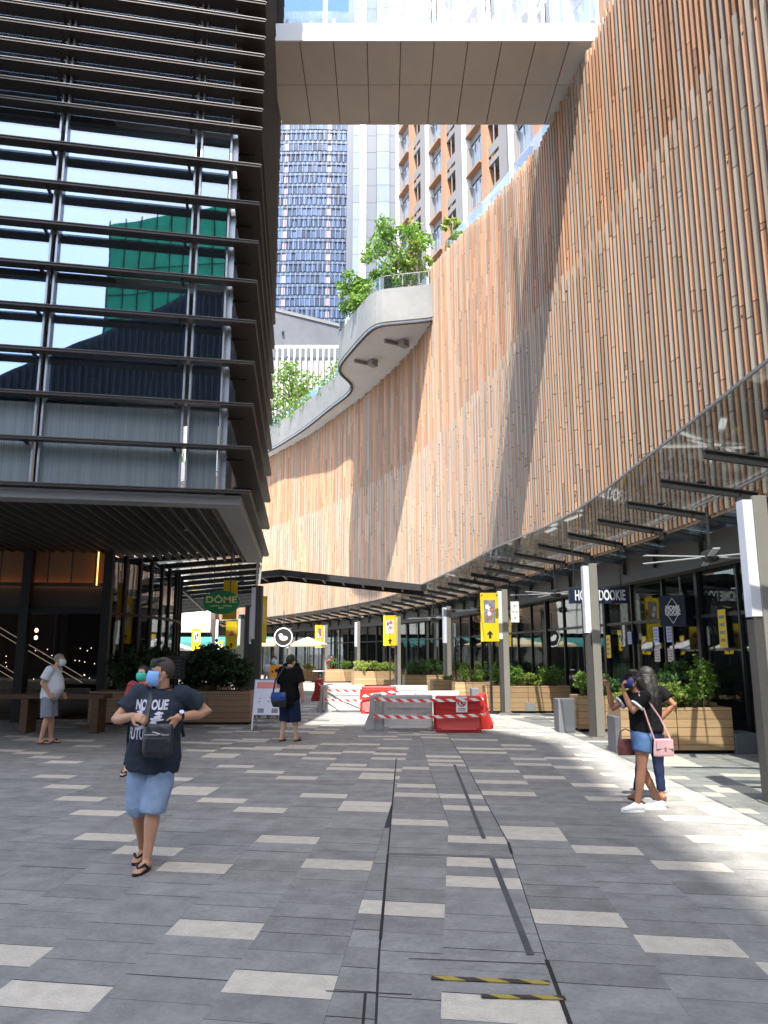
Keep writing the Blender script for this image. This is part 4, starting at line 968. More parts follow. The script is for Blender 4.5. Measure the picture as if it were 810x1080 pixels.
    # --- face
    for s in (-1, 1):
        e = MB(); e.ell(hp(s * .032, .083, .006), (.013 * k, .008 * k, .0065 * k), HM, 10, 6); e.build('eye', M['eye'], root, smooth=True, world=False)
        e = MB(); e.capsule([hp(s * .016, .091, .027), hp(s * .033, .089, .032), hp(s * .05, .077, .027)], [.0045 * k, .0045 * k, .003 * k], 6); e.build('eyebrow', S.get('hairm', M['hair']), root, world=False)
    if 'mask' in S:
        e = MB(); nx_, nz_ = 12, 7; P = []
        for th in (0, .004):
            for j in range(nz_):
                v = j / (nz_ - 1)
                for i in range(nx_ + 1):
                    a = R(-78 + 156 * i / nx_)
                    z = .010 - .118 * v + (.012 * math.cos(a) if v < .2 else 0) - .0
                    wv = math.sin(math.pi * min(1, v * 1.0)) 
                    r_ = .077 + .006 * wv; ry = .100 + .020 * wv + .004 * math.sin(v * 22)
                    shrink = 1 - .22 * max(0, v - .55) / .45
                    P.append(hp((r_ + th) * math.sin(a) * shrink, (ry + th) * (math.cos(a) ** .8 if math.cos(a) > 0 else 0) * (1 - .10 * max(0, v - .6) / .4) + .002, z))
        n1 = nx_ + 1; F = []; o2_ = n1 * nz_
        for j in range(nz_ - 1):
            for i in range(nx_):
                F.append((j * n1 + i, j * n1 + i + 1, (j + 1) * n1 + i + 1, (j + 1) * n1 + i)); F.append((o2_ + j * n1 + i, o2_ + (j + 1) * n1 + i, o2_ + (j + 1) * n1 + i + 1, o2_ + j * n1 + i + 1))
        for i in range(nx_):
            F.append((i, o2_ + i, o2_ + i + 1, i + 1)); q = (nz_ - 1) * n1; F.append((q + i, q + i + 1, o2_ + q + i + 1, o2_ + q + i))
        e.add(P, F); mk = e.build('face_mask', S['mask'], root, smooth=True, world=False)
        e = MB()
        for s in (-1, 1):
            e.tube([hp(s * .070, .03, -.005), hp(s * .083, -.005, .012)], .0016 * k, 5); e.tube([hp(s * .06, .045, -.085), hp(s * .082, -.008, -.03)], .0016 * k, 5)
        e.build('ear_loop', M['white'], mk, world=False)
    # --- hair
    hs = S.get('hair', 'short'); hm = S.get('hairm', M['hair'])
    hr = MB(); n_, k_ = 28, 22; Vv = []; keep = {}
    for i in range(k_ + 1):
        th = math.pi * i / k_
        for j in range(n_):
            a = 2 * math.pi * j / n_
            x, y, z = math.sin(th) * math.cos(a), math.sin(th) * math.sin(a), math.cos(th)
            g_ = 1.0 + .05 * noise.noise(Vector((x, y, z)) * 6)
            tk = {'short': 1.06, 'long': 1.13, 'bald': 1.012, 'bun': 1.1}.get(hs, 1.08)
            Vv.append(hp(.078 * tk * g_ * x, -.008 + .098 * tk * g_ * y, .028 + .096 * tk * g_ * z))
            zz = .028 + .096 * z; yy = .098 * y
            if hs in ('short', 'bald'): ok = zz > .062 or (yy < .035 and zz > -.0) or (yy < -.025 and zz > -.05)
            else: ok = zz > .068 or (yy < .05 and zz > .02) or (yy < .03)
            keep[i * n_ + j] = ok
    F = []
    for i in range(k_):
        for j in range(n_):
            q = (i * n_ + j, (i + 1) * n_ + j, (i + 1) * n_ + (j + 1) % n_, i * n_ + (j + 1) % n_)
            if sum(keep[v] for v in q) >= 3: F.append(q)
    hr.add(Vv, F); ho = hr.build('hair', S.get('sidem', hm), root, smooth=True, world=False)
    sm_ = ho.modifiers.new('thick', 'SOLIDIFY'); sm_.thickness = .008 * k; sm_.offset = -1
    if hs == 'short':
        tp = MB(); tp.ell(hp(0, .010, .066), (.069 * k, .086 * k, .058 * k), HM, 18, 12)
        for a in range(14): tp.ell(hp(.050 * math.sin(a * 2.4), .02 + .05 * math.cos(a * 2.4), .098 + .008 * math.sin(a)), (.02 * k, .024 * k, .018 * k), HM, 8, 6)
        finish(tp, 'hair', hm, root, .009, 1, .006, 40, 3)
    if hs == 'long':
        tp = MB(); L = S.get('hairlen', .36)
        for q, (x, y) in enumerate(((-.05, -.06), (0, -.085), (.05, -.06), (-.075, -.02), (.075, -.02))):
            top = hp(x, y, .03); bt2 = Vector((top.x * .9 + .1 * H.x, top.y - .05 * k, top.z - L * k * (1 if q < 3 else .8)))
            tp.tube([top, top.lerp(bt2, .35) + Vector((0, -.02 * k, 0)), top.lerp(bt2, .7) + Vector((0, -.025 * k, 0)), bt2], [(.045 * k, .04 * k), (.05 * k, .042 * k), (.046 * k, .034 * k), (.022 * k, .014 * k)], 10)
        finish(tp, 'long_hair', hm, root, .012, 2, .008, 30, 5)
    if hs == 'bun':
        tp = MB(); tp.ell(hp(0, -.10, .03), (.05 * k, .045 * k, .05 * k), HM, 12, 8); finish(tp, 'hair_bun', hm, root, .01, 1, .006, 30, 1)
    # --- clothes
    c = S.get('top')
    shirt = None
    if c:
        mb = MB(); g_ = c.get('grow', .022); torso(mb, c.get('hem', .80), 1.415, g_, c.get('flare', .05))
        for s in ('R', 'L'):
            sh, el, wr = J['sh' + s], J['el' + s], J['wr' + s]; f = c.get('sleeve', .55); e = sh.lerp(el, min(f, 1.0))
            inn = (sh * .55 + nb_ * .45); rs = .068 * k * (.7 * bulk + .3) + c.get('loose', .008)
            pts = [inn, sh, e]; rad = [rs * 1.0, rs * 1.03, rs * (1.06 if f < .9 else .75)]
            mb.tube(pts, rad, 14); mb.ell(sh, (rs, rs, rs), n=14, k=10)
            if f > 1: e2 = el.lerp(wr, f - 1); mb.capsule([el, e2], [rs * .78, rs * .62], 12)
        shirt = finish(mb, c.get('name', 'shirt'), c['m'], root, c.get('vox', .013), 3, c.get('wr', .007), 9, S.get('seed', 1))
        if 'trim' in c:
            for s in ('R', 'L'):
                sh, el = J['sh' + s], J['el' + s]; f = c.get('sleeve', .55); e = sh.lerp(el, f); dd = (el - sh).normalized(); rs = (.068 * k * (.7 * bulk + .3) + .008) * 1.1
                tr_ = MB(); tr_.tube([e - dd * .012, e + dd * .006], rs, 16); tr_.build('sleeve_trim', c['trim'], shirt, world=False, smooth=False)
    c = S.get('bottom')
    if c:
        mb = MB(); g_ = c.get('grow', .018); torso(mb, .76, c.get('waist', .97), g_ * .7)
        for s in ('R', 'L'):
            hi, kn, an = J['hip' + s], J['knee' + s], J['ank' + s]; f = c['len']
            r1 = .092 * k * bulk + g_; r0_ = r1 * .86
            if f <= 1: mb.tube([hi + Vector((0, 0, .03)), hi.lerp(kn, f * .5), hi.lerp(kn, f)], [r0_, r1 * .97, r1 * c.get('hemw', .93)], 16)
            else: mb.tube([hi + Vector((0, 0, .03)), hi.lerp(kn, .5), kn, kn.lerp(an, (f - 1) * .5), kn.lerp(an, f - 1)], [r0_, r1 * .92, r1 * c.get('kw', .72), r1 * c.get('hemw', .6) * 1.04, r1 * c.get('hemw', .6)], 16)
        if c.get('skirt'):
            z0 = c['skirt']; t0_ = tpos(.86) * k
            mb.tube([t0_ + Vector((0, 0, .95 * k)), t0_ + Vector((0, 0, .7 * k)), t0_ + Vector((0, .01, z0 * k))], [(.165 * k, .125 * k), (.19 * k, .16 * k), (c.get('sw', .19) * k, c.get('sw', .19) * .85 * k)], 20)
        finish(mb, c.get('name', 'trousers'), c['m'], root, .013, 3, c.get('wr', .008), 8, S.get('seed', 1) + 4)
    # --- shoes
    c = S.get('shoe')
    if c:
        for s, q in (('R', 1), ('L', -1)):
            an = J['ank' + s]; t = J['toe' + s]; t = Vector((t[0], t[1], 0)).normalized(); sd2 = Vector((t.y, -t.x, 0)); z0 = an.z - .085 * k
            if c == 'flip':
                so_ = MB(); outl = []
                for u in range(20):
                    a = 2 * math.pi * u / 20; L_ = .135 * k; cx_ = .068 * k
                    wv = (.044 + .007 * math.cos(a)) * k
                    outl.append(an + t * (cx_ + L_ * math.cos(a)) + sd2 * wv * math.sin(a))
                so_.prism([(p.x, p.y) for p in outl], z0, z0 + .022 * k); sh_ = so_.build('sandal', S.get('shoem', M['rubber']), root, world=False)
                stp = MB(); tip = an + t * .145 * k; tip.z = z0 + .05 * k
                for w_ in (-1, 1):
                    e1 = an + t * .05 * k + sd2 * .043 * k * w_; e1.z = z0 + .03 * k; mid = (tip + e1) / 2 + sd2 * .014 * k * w_; mid.z = z0 + .067 * k
                    stp.tube([e1, mid, tip - Vector((0, 0, .004))], [.010 * k, .012 * k, .007 * k], 8)
                stp.build('strap', S.get('shoem', M['rubber']), sh_, world=False)
            else:
                sp3 = MB(); u = Vector((0, 0, 1))
                sp3.tube([an - t * .078 * k + u * -.04 * k, an - t * .04 * k + u * -.028 * k, an + t * .03 * k + u * -.028 * k, an + t * .10 * k + u * -.048 * k, an + t * .165 * k + u * -.058 * k, an + t * .20 * k + u * -.064 * k],
                         [(.026 * k, .034 * k), (.040 * k, .052 * k), (.044 * k, .055 * k), (.047 * k, .038 * k), (.044 * k, .028 * k), (.028 * k, .018 * k)], 16, side=sd2)
                sp3.ell(an + u * .0, (.043 * k, .05 * k, .03 * k), n=14, k=8)
                sh_ = finish(sp3, 'shoe', c, root, .009, 2)
                so_ = MB(); outl = []
                for v in range(20):
                    a = 2 * math.pi * v / 20; outl.append(an + t * (.06 + .146 * math.cos(a)) * k + sd2 * (.045 + .006 * math.cos(a)) * math.sin(a) * k)
                so_.prism([(p.x, p.y) for p in outl], z0, z0 + .022 * k); so_.build('sole', M['lettering'] if c is M['sneaker'] else M['rubber'], sh_, world=False)
    root['h_'] = 1; del root['h_']
    return root, J, hp, shirt, body, k

def local_thing(root, name, label, cat, p=(0, 0, 0), rz=0.):
    """a top-level thing carried by a person, placed in the person's own axes"""
    Mw = Matrix.Translation(root.location) @ Matrix.Rotation(root.rotation_euler.z, 4, 'Z')
    return thing(name, label, cat, Mw @ Vector(p), root.rotation_euler.z + rz)

def text_mesh(txt, size, extrude=.002, align='CENTER', bold=0.):
    cu = bpy.data.curves.new('txt', 'FONT'); cu.body = txt; cu.size = size; cu.extrude = extrude; cu.align_x = align; cu.offset = bold; cu.align_y = 'CENTER'
    o = bpy.data.objects.new('txt', cu); col.objects.link(o)
    me = bpy.data.meshes.new_from_object(o.evaluated_get(bpy.context.evaluated_depsgraph_get()))
    bpy.data.objects.remove(o); bpy.data.curves.remove(cu); return me

def text(name, txt, size, m, parent, loc, rot, extrude=.002, sx=1., bold=0.):
    me = text_mesh(txt, size, extrude, bold=bold); me.name = name; me.materials.clear(); me.materials.append(m)
    o = bpy.data.objects.new(name, me); col.objects.link(o); o.parent = parent; o.location = loc; o.rotation_euler = rot; o.scale = (sx, 1, 1)
    return o

# man with the slate T-shirt
man, J, hp, shirt, body, k = figure('man in slate printed T-shirt and pale denim shorts, walking, hand in his bag', (-1.95, 6.62, 0), math.pi, dict(
    h=1.67, bulk=1.14, belly=.05, skin=M['skin_m'], vox=.0078, seed=2, look=(R(-66), R(-2)), mask=M['mask_b'], hair='short', hairm=M['hair'], sidem=M['stubble'], shoe='flip',
    j=dict(shR=(.135, .0, 1.365), shL=(-.255, -.01, 1.365), hipR=(.075, 0, .86), hipL=(-.115, 0, .86), kneeR=(.085, .0, .47), kneeL=(-.075, .11, .475), ankR=(.085, -.20, .085), ankL=(-.045, .12, .085),
           elR=(.285, .10, 1.165), elL=(-.44, -.10, 1.215), wrR=(.085, .285, 1.215), wrL=(-.245, .14, 1.195), head=(-.06, .035, 1.555), toeR=(.05, 1), toeL=(.18, 1)),
    handR=dict(d=(-.8, .25, -.15), n=(-.1, -.8, -.5), curl=(.75, .8, .85, .9), thumb=-1), handL=dict(d=(.45, .35, -.8), n=(.7, -.4, .2), curl=(.5, .5, .5, .5), thumb=-1),
    top=dict(m=M['tee'], hem=.75, sleeve=.62, grow=.032, flare=.13, loose=.014, wr=.014, vox=.011), bottom=dict(m=M['denim'], len=1.10, hemw=.80, kw=.83, name='shorts', wr=.010, grow=.022)))
# chest print, draped on the shirt
bvh = BVHTree.FromPolygons([v.co.copy() for v in shirt.data.vertices], [tuple(p.vertices) for p in shirt.data.polygons])
def drape(name, me, x, z, m, sx_=1., lift=.0035):
    b_ = bmesh.new(); b_.from_mesh(me); bmesh.ops.triangulate(b_, faces=b_.faces); bmesh.ops.subdivide_edges(b_, edges=[e for e in b_.edges if e.calc_length() > .02], cuts=1)
    for v in b_.verts:
        lx, lz = x - v.co.x * sx_, z + v.co.y
        h = bvh.ray_cast(Vector((lx, 1.0, lz)), Vector((0, -1, 0)))
        v.co = Vector((lx, (h[0].y if h[0] else .2) + lift + v.co.z, lz))
    b_.to_mesh(me); b_.free(); me.materials.clear(); me.materials.append(m)
    o = bpy.data.objects.new(name, me); col.objects.link(o); o.parent = shirt; return o
pr_ = M['printw'] = mat('chest_print', (.52, .52, .60), .8, var=.2, scale=30)
drape('print', text_mesh('NOROUE', .105, 0, bold=.004), -.02, 1.285, pr_, .62)
drape('print', text_mesh('FUTUL', .125, 0, bold=.004), .062, 1.06, pr_, .50)
qm = MB(); q_ = random.Random(8)
for _ in range(26):
    cx, cy = q_.uniform(-.105, .105), q_.uniform(-.07, .075); a = q_.uniform(0, 3); 
    pts_ = [(cx + q_.uniform(.010, .028) * math.cos(a + 1.2 * t) * 1.5, cy + q_.uniform(.006, .016) * math.sin(a + 1.2 * t), 0) for t in range(5)]
    qm.poly(pts_)
drape('print', qm.mesh('print'), -.01, 1.18, pr_)
# neck band
nbm = MB(); c0 = Vector((-.062, .012, 1.425)); nbm.tube([c0 + Vector((.078 * math.cos(a), .076 * math.sin(a), -.018 * math.sin(a))) for a in [2 * math.pi * i / 24 for i in range(25)]], .008, 6); nbm.build('collar', M['tee'], shirt, world=False, smooth=True)
bag = local_thing(man, 'shoulder_bag', 'black shoulder bag held open by the man in the slate T-shirt', 'bag', (-.125, .265, 1.02))
x = MB(); x.tube([(0, 0, -.13), (0, .005, -.10), (0, .01, 0), (0, 0, .10), (0, -.005, .125)], [(.10, .03), (.122, .045), (.125, .05), (.122, .040), (.118, .03)], 20); finish(x, 'pouch', M['bagblack'], bag, .011, 2, .006, 14, 3)
x = MB(); x.box((0, .045, .045), (.20, .012, .012), m=0); x.build('zip', M['steelw'], bag, world=False)
x = MB(); x.box((-.0, .053, -.035), (.17, .014, .11)); x.build('front_pocket', M['bagblack'], bag, world=False, bevel=.006)
x = MB(); x.tube([(.115, -.02, .11), (.125, -.09, .24), (.12, -.17, .36), (.10, -.25, .425), (.06, -.36, .38), (-.05, -.44, .15), (-.10, -.42, -.02)], [(.02, .003)] * 7, 8); x.build('strap', M['bagblack'], bag, world=False)
x = MB(); x.tube([(.11, .0, .13), (.07, .02, .06), (.02, .05, .065), (-.03, .05, .05)], .004, 6); x.build('cord', M['offwhite'], bag, world=False)
wt = local_thing(man, 'wristwatch', 'steel wristwatch with dark strap on the wrist of the man in the slate T-shirt', 'watch', (-.262, .115, 1.197))
dv = Vector((.19, .24, -.02)).normalized(); x = MB(); x.tube([-dv * .011, dv * .011], .0385, 16); x.build('band', M['rubber'], wt, world=False)
x = MB(); nn = Vector((-.3, .6, .75)).normalized(); x.tube([nn * .036, nn * .048], .020, 16); x.build('dial', M['steelw'], wt, world=False)

# woman behind him
figure('woman in red patterned blouse and green face mask, half hidden behind the man in slate', (-3.55, 11.45, 0), math.pi, dict(
    h=1.53, skin=M['skin_l'], look=(R(-25), 0), mask=M['mask_g'], hair='other', shoe='flip', seed=3, j=dict(kneeR=(.11, .05, .47), ankR=(.16, .10, .085), elR=(.23, .02, 1.10), wrR=(.17, .22, 1.02)),
    top=dict(m=M['redpat'], hem=.80, sleeve=.7), bottom=dict(m=M['blacktop'], len=1.85, hemw=.52)))
# old man
figure('old man in pale T-shirt and grey shorts, standing by the dark restaurant glass', (-6.55, 15.25, 0), R(-90), dict(
    h=1.72, bulk=1.05, belly=.075, skin=M['skin_m'], look=(0, 0), mask=M['mask_w'], hair='bald', hairm=M['hairgrey'], shoe='flip', seed=4,
    j=dict(shR=(.18, .05, 1.37), shL=(-.18, .05, 1.37), head=(0, .145, 1.55), elR=(.24, -.05, 1.12), wrR=(.21, .09, .93), elL=(-.24, .0, 1.12), wrL=(-.22, .16, .92), ankR=(.10, -.05, .085), ankL=(-.1, .05, .085)),
    top=dict(m=M['whitecloth'], hem=.82, sleeve=.72, grow=.026, loose=.014), bottom=dict(m=M['greycloth'], len=.96, hemw=.95, name='shorts', grow=.026)))
# lady in black from behind
lady, J, hp, *_ = figure('woman in loose black top and navy shorts from behind, blue bag at hip', (-1.90, 15.65, 0), R(-22), dict(
    h=1.68, bulk=1.12, skin=M['skin_l'], hair='other', look=(R(-10), R(-4)), shoe='flip', seed=5,
    j=dict(elR=(.27, -.02, 1.10), wrR=(.26, .07, .86), elL=(-.24, .08, 1.08), wrL=(-.12, .24, 1.0), ankR=(.14, .06, .085), ankL=(-.13, -.06, .085), kneeR=(.12, .04, .47)),
    top=dict(m=M['blacktop'], hem=.70, sleeve=.85, grow=.035, loose=.025, flare=.1), bottom=dict(m=M['navycloth'], len=1.25, hemw=.85, kw=.9, name='shorts', grow=.03)))
b2 = local_thing(lady, 'waist_bag', 'blue and black bag slung at the hip of the woman in the loose black top', 'bag', (-.10, -.23, .83))
x = MB(); x.tube([(0, 0, -.16), (0, -.01, -.05), (0, 0, .11)], [(.15, .035), (.18, .07), (.165, .04)], 18); finish(x, 'pouch', M['bagblack'], b2, .013, 2, .006, 12, 3)
x = MB(); x.tube([(0, -.03, -.03), (0, -.04, .05), (0, -.02, .125)], [(.175, .055), (.175, .055), (.165, .045)], 18); finish(x, 'flap', M['bagblue'], b2, .013, 2, .005, 12, 5)
x = MB(); x.tube([(-.15, .0, .08), (-.10, .0, .35), (.05, .08, .62), (.18, .2, .60)], [(.02, .004)] * 4, 8); x.build('strap', M['bagblack'], b2, world=False)
# the two women by the light post
wom, J, hp, *_ = figure('woman in black cap, black top and denim shorts, pointing with raised arm beside the planter', (2.90, 8.87, 0), R(90), dict(
    h=1.52, skin=M['skin_w'], vox=.0075, hair='long', hairlen=.24, look=(R(8), R(4)), mask=M['mask_n'], shoe=M['sneaker'], seed=6, bulk=1.02,
    j=dict(shL=(-.165, -.02, 1.37), shR=(.165, .03, 1.37), head=(0, .065, 1.56), elL=(-.175, .15, 1.185), wrL=(-.095, .215, 1.415), elR=(.15, .30, 1.20), wrR=(.12, .345, 1.455),
           kneeL=(-.09, .055, .47), ankL=(-.09, .125, .085), kneeR=(.09, -.02, .47), ankR=(.09, -.20, .085), hipL=(-.09, 0, .86), hipR=(.09, 0, .86)),
    handR=dict(d=(-.05, .12, 1), n=(-.4, .9, 0), curl=(.03, .85, .95, 1.0), thumb=-1), handL=dict(d=(.05, .12, 1), n=(-.3, -.9, 0), curl=(.35, .55, .65, .7), thumb=1),
    top=dict(m=M['blacktop'], hem=.93, sleeve=.62, grow=.016, flare=0, trim=M['paper']), bottom=dict(m=M['jeans'], len=.42, hemw=1.0, name='shorts', waist=1.02, grow=.014)))
kk = 1.52 / 1.68
cp = local_thing(wom, 'baseball_cap', 'black baseball cap on the pointing woman', 'cap', J['head'])
HM = Matrix.Rotation(R(8), 3, 'Z') @ Matrix.Rotation(R(4), 3, 'X')
x = MB(); Vc = []; n_ = 20
for i in range(8):
    th = math.pi / 2 * i / 7
    for j in range(n_):
        a = 2 * math.pi * j / n_; Vc.append(HM @ (Vector((.086 * math.sin(th) * math.cos(a), -.005 + .107 * math.sin(th) * math.sin(a), .045 + .086 * math.cos(th))) * kk))
x.add(Vc, [(i * n_ + j, (i + 1) * n_ + j, (i + 1) * n_ + (j + 1) % n_, i * n_ + (j + 1) % n_) for i in range(7) for j in range(n_)])
o = x.build('crown', M['blacktop'], cp, world=False, smooth=True); md = o.modifiers.new('thick', 'SOLIDIFY'); md.thickness = .006
x = MB(); Vb = []
for r_ in (.098, .175):
    for i in range(11):
        a = R(35 + 110 * i / 10); rr = .1 if r_ < .1 else 1
        Vb.append(HM @ (Vector((.086 * math.cos(a) * (1 if r_ < .1 else .92), (.104 * math.sin(a) if r_ < .1 else .104 * math.sin(a) + .078), .046 - (.012 if r_ > .1 else 0) - .012 * abs(math.cos(a)))) * kk))
x.add(Vb, [(i, i + 1, 12 + i, 11 + i) for i in range(10)]); o = x.build('brim', M['blacktop'], cp, world=False, smooth=True); md = o.modifiers.new('thick', 'SOLIDIFY'); md.thickness = .005
x = MB(); x.poly([HM @ (Vector((.0 + .03 * math.cos(t), .105, .085 + .012 * math.sin(t))) * kk) for t in [i * math.pi / 4 for i in range(8)]]); 
pb = local_thing(wom, 'shoulder_bag', 'pink shoulder bag on thin strap hanging behind the pointing woman', 'bag', (-.20, -.17, .70), R(10))
x = MB(); x.tube([(0, 0, -.10), (0, 0, -.03), (0, 0, .085)], [(.035, .125), (.042, .12), (.03, .105)], 24); finish(x, 'pouch', M['bagpink'], pb, .009, 2)
x = MB(); x.box((-.037, 0, .03), (.012, .20, .10), m=0); x.build('flap', M['bagpink'], pb, world=False, bevel=.008)
x = MB(); x.box((-.046, 0, -.015), (.008, .02, .03)); x.build('clasp', M['steelw'], pb, world=False)
x = MB(); x.tube([(0, .10, .08), (.03, .17, .35), (.05, .22, .55), (.09, .20, .585), (.10, .10, .50), (.06, -.02, .30), (.0, -.09, .08)], [(.009, .0035)] * 7, 8, side=(0, 1, 0)); x.build('strap', M['bagpink'], pb, world=False)
bb = local_thing(wom, 'handbag', 'small dark brown handbag hanging in front of the pointing woman', 'bag', (.13, .135, .66))
x = MB(); x.tube([(0, 0, -.09), (0, 0, 0), (0, 0, .09)], [(.04, .10), (.05, .105), (.035, .09)], 20); finish(x, 'pouch', M['bagbrown'], bb, .011, 2)
x = MB(); x.tube([(0, -.08, .08), (0, -.06, .17), (0, .0, .20), (0, .06, .17), (0, .08, .08)], .008, 8); x.build('handle', M['bagbrown'], bb, world=False)
w2, J, hp, *_ = figure('woman with long black hair, black top, hand on hip, behind the pointing woman', (3.17, 9.35, 0), R(12), dict(
    h=1.55, skin=M['skin_w'], vox=.0085, hair='long', hairlen=.40, look=(R(30), 0), shoe=M['brownshoe'], seed=7,
    j=dict(elR=(.31, -.08, 1.20), wrR=(.16, .05, .985), elL=(-.22, .05, 1.10), wrL=(-.15, .2, .98), ankR=(.10, .0, .085), ankL=(-.2, .08, .085), kneeL=(-.13, .06, .47)),
    handR=dict(d=(-.7, .5, -.35), n=(-.3, -.8, 0), curl=(.5, .6, .7, .7), thumb=1),
    top=dict(m=M['blacktop'], hem=.86, sleeve=.55, grow=.016), bottom=dict(m=M['navycloth'], len=1.88, hemw=.55, kw=.68, grow=.01)))
ph = local_thing(w2, 'phone', 'pale phone held at the hip of the long-haired woman', 'phone', J['wrR'] + Vector((-.075, .065, -.05)), .4)
x = MB(); x.box((0, 0, 0), (.075, .009, .15), M=Matrix.Rotation(R(60), 3, 'Y')); x.build('case', M['paper'], ph, world=False, bevel=.003)
# far people
figure('woman in long white dress with pale mask, standing behind the poster stand', (-3.02, 21.2, 0), R(190), dict(h=1.66, skin=M['skin_l'], vox=.016, mask=M['mask_w'], hair='other', shoe='flip', seed=8,
    top=dict(m=M['whitecloth'], hem=.80, sleeve=.5), bottom=dict(m=M['whitecloth'], len=.5, skirt=.22, sw=.27, name='dress')))
figure('dark-haired person in dark clothes, beyond the woman in the loose black top', (-2.62, 21.9, 0), R(160), dict(h=1.70, skin=M['skin_m'], vox=.016, hair='other', shoe='flip', seed=9,
    j=dict(elL=(-.25, .05, 1.12), wrL=(-.1, .26, 1.15)), top=dict(m=M['blacktop'], hem=.78, sleeve=.6), bottom=dict(m=M['greycloth'], len=1.8, hemw=.6)))
figure('person in bright red clothes among the far planters under the cream parasols', (-3.35, 49.6, 0), R(175), dict(h=1.62, skin=M['skin_l'], vox=.018, hair='bun', shoe='flip', seed=10,
    j=dict(elR=(.28, .1, 1.2), wrR=(.2, .25, 1.35)), top=dict(m=M['red'], hem=.6, sleeve=1.6, flare=.1), bottom=dict(m=M['red'], len=.5, skirt=.3, sw=.25, name='dress')))

# ------------------------------------------------------------------ light posts
def make_post(dark=False):
    r = thing('light_post', 'x', 'light post', group='light posts along the street')
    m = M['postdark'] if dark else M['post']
    p = MB(); p.box((.09, 0, 1.82), (.17, .24, 3.58)); p.build('pole', m, r, bevel=.006)
    p = MB(); p.box((-.06, -.02, 2.85), (.125, .17, 1.42)); p.build('light_panel', M['diffuser'], r, bevel=.006)
    p = MB(); p.box((-.05, .0, 3.585), (.11, .12, .05)); p.build('cap', M['steel'], r)
    p = MB(); p.box((-.05, .0, 1.06), (.10, .17, 2.1)); p.build('back_channel', M['postdark'], r)
    p = MB(); p.box((.05, 0, .012), (.34, .34, .024)); p.build('base_plate', m, r)
    return r
lp = make_post(); dpst = make_post(True)
posts = [(4.50, 9.2, 0, 'light post nearest the camera, at the right edge of the photo'), (4.38, 16.3, 0, 'light post in front of the navy lettered shop sign'),
         (3.52, 22.9, 0, 'light post carrying the largest yellow banner and a small white notice'), (2.5, 31.0, 0, 'bare light post between the yellow banner posts, before the shop windows'),
         (.65, 39.0, 0, 'light post carrying the pale printed yellow banner, by the far planters'), (-1.6, 45.2, 0, 'bare far light post between the two smaller yellow banners'), (-3.9, 50.5, 0, 'slim far light post beside the small brown printed banner'), (-7.1, 57, 0, 'farthest light post, near the round black sign and parasols')]
first = True
for x, y, d, lab in posts:
    o = lp if first else copy_tree(lp); first = False; o.location = (x, y, 0); o['label'] = lab; o.rotation_euler.z = R(2) + (.25 if y > 28 else 0)
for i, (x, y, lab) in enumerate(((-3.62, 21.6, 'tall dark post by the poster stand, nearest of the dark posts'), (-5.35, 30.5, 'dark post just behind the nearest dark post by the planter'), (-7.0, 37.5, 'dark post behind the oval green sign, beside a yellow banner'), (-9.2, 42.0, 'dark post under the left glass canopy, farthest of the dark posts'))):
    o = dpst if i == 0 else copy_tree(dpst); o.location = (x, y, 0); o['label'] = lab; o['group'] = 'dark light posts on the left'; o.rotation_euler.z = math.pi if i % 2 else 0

# ------------------------------------------------------------------ yellow way-finding banners
def arrow_pts(s): return [(-.30 * s, 0), (0, .36 * s), (.30 * s, 0), (.11 * s, 0), (.11 * s, -.34 * s), (-.11 * s, -.34 * s), (-.11 * s, 0)]
def banner(x, y, z, wd, ht, rz, label, pic, pole=True, white=True):
    r = thing('banner_sign', label, 'banner', (x, y, 0), rz, 'yellow arrow banners')
    p = MB(); p.box((0, 0, z), (wd, .05, ht)); p.build('panel', M['yellow'], r, world=False)
    p = MB(); p.box((0, -.029, z + ht * .12), (wd * .62, .008, ht * .46)); f = p.build('picture', M[pic[0]], r, world=False)
    q = MB(); prr = random.Random(label)
    for _ in range(7):
        cx, cz = prr.uniform(-.2, .2) * wd, z + ht * (.12 + prr.uniform(-.16, .16)); a0 = prr.uniform(0, 3)
        q.poly([(cx + wd * .13 * math.cos(a0 + t) * prr.uniform(.6, 1), -.0345 - .0008 * _, cz + ht * .07 * math.sin(a0 + t) * prr.uniform(.6, 1)) for t in (0, 1, 2, 3, 4.2, 5.2)], _ % 2)
    q.build('figure_print', [M[pic[1]], M[pic[2]]], f, world=False)
    q = MB(); pts = arrow_pts(wd * .62); q.add([(a, -.030, z - ht * .36 + b) for a, b in pts], [(0, 1, 2), (0, 2, 3, 6), (6, 3, 4, 5)]); q.build('arrow', M['black'], r, world=False)
    q = MB(); 
    for s in (-1, 1): q.ell((s * wd * .42, -.03, z + ht * .45), (.022, .01, .022), n=8, k=5)
    q.build('fixing', M['steel'], r, world=False)
    if pole: q = MB(); q.tube([(0, .03, 0), (0, .03, z + ht * .4)], .035, 8); q.build('pole', M['steel'], r, world=False); q = MB(); q.tube([(0, .03, 0), (0, .03, .03)], .2, 14); q.build('foot', M['steel'], r, world=False)
    return r
P4 = ('photo4', 'photo1', 'paper')
banner(3.12, 22.6, 2.78, .53, 1.42, R(-4), 'largest yellow banner with portrait print and black up arrow, by the taupe post', P4)
banner(.30, 38.7, 2.88, .66, 1.5, R(-6), 'yellow banner with pale pink picture, above the far planters', ('photo2', 'photo3', 'paper'))
banner(-4.25, 50.2, 2.85, .52, 1.45, R(-8), 'small yellow banner with brown picture, over the farthest planters', ('photo1', 'photo4', 'photo2'))
banner(-4.0, 24.6, 2.80, .46, 1.5, R(10), 'tall yellow banner with dark figures on the nearest dark post', ('photo2', 'photo4', 'black'))
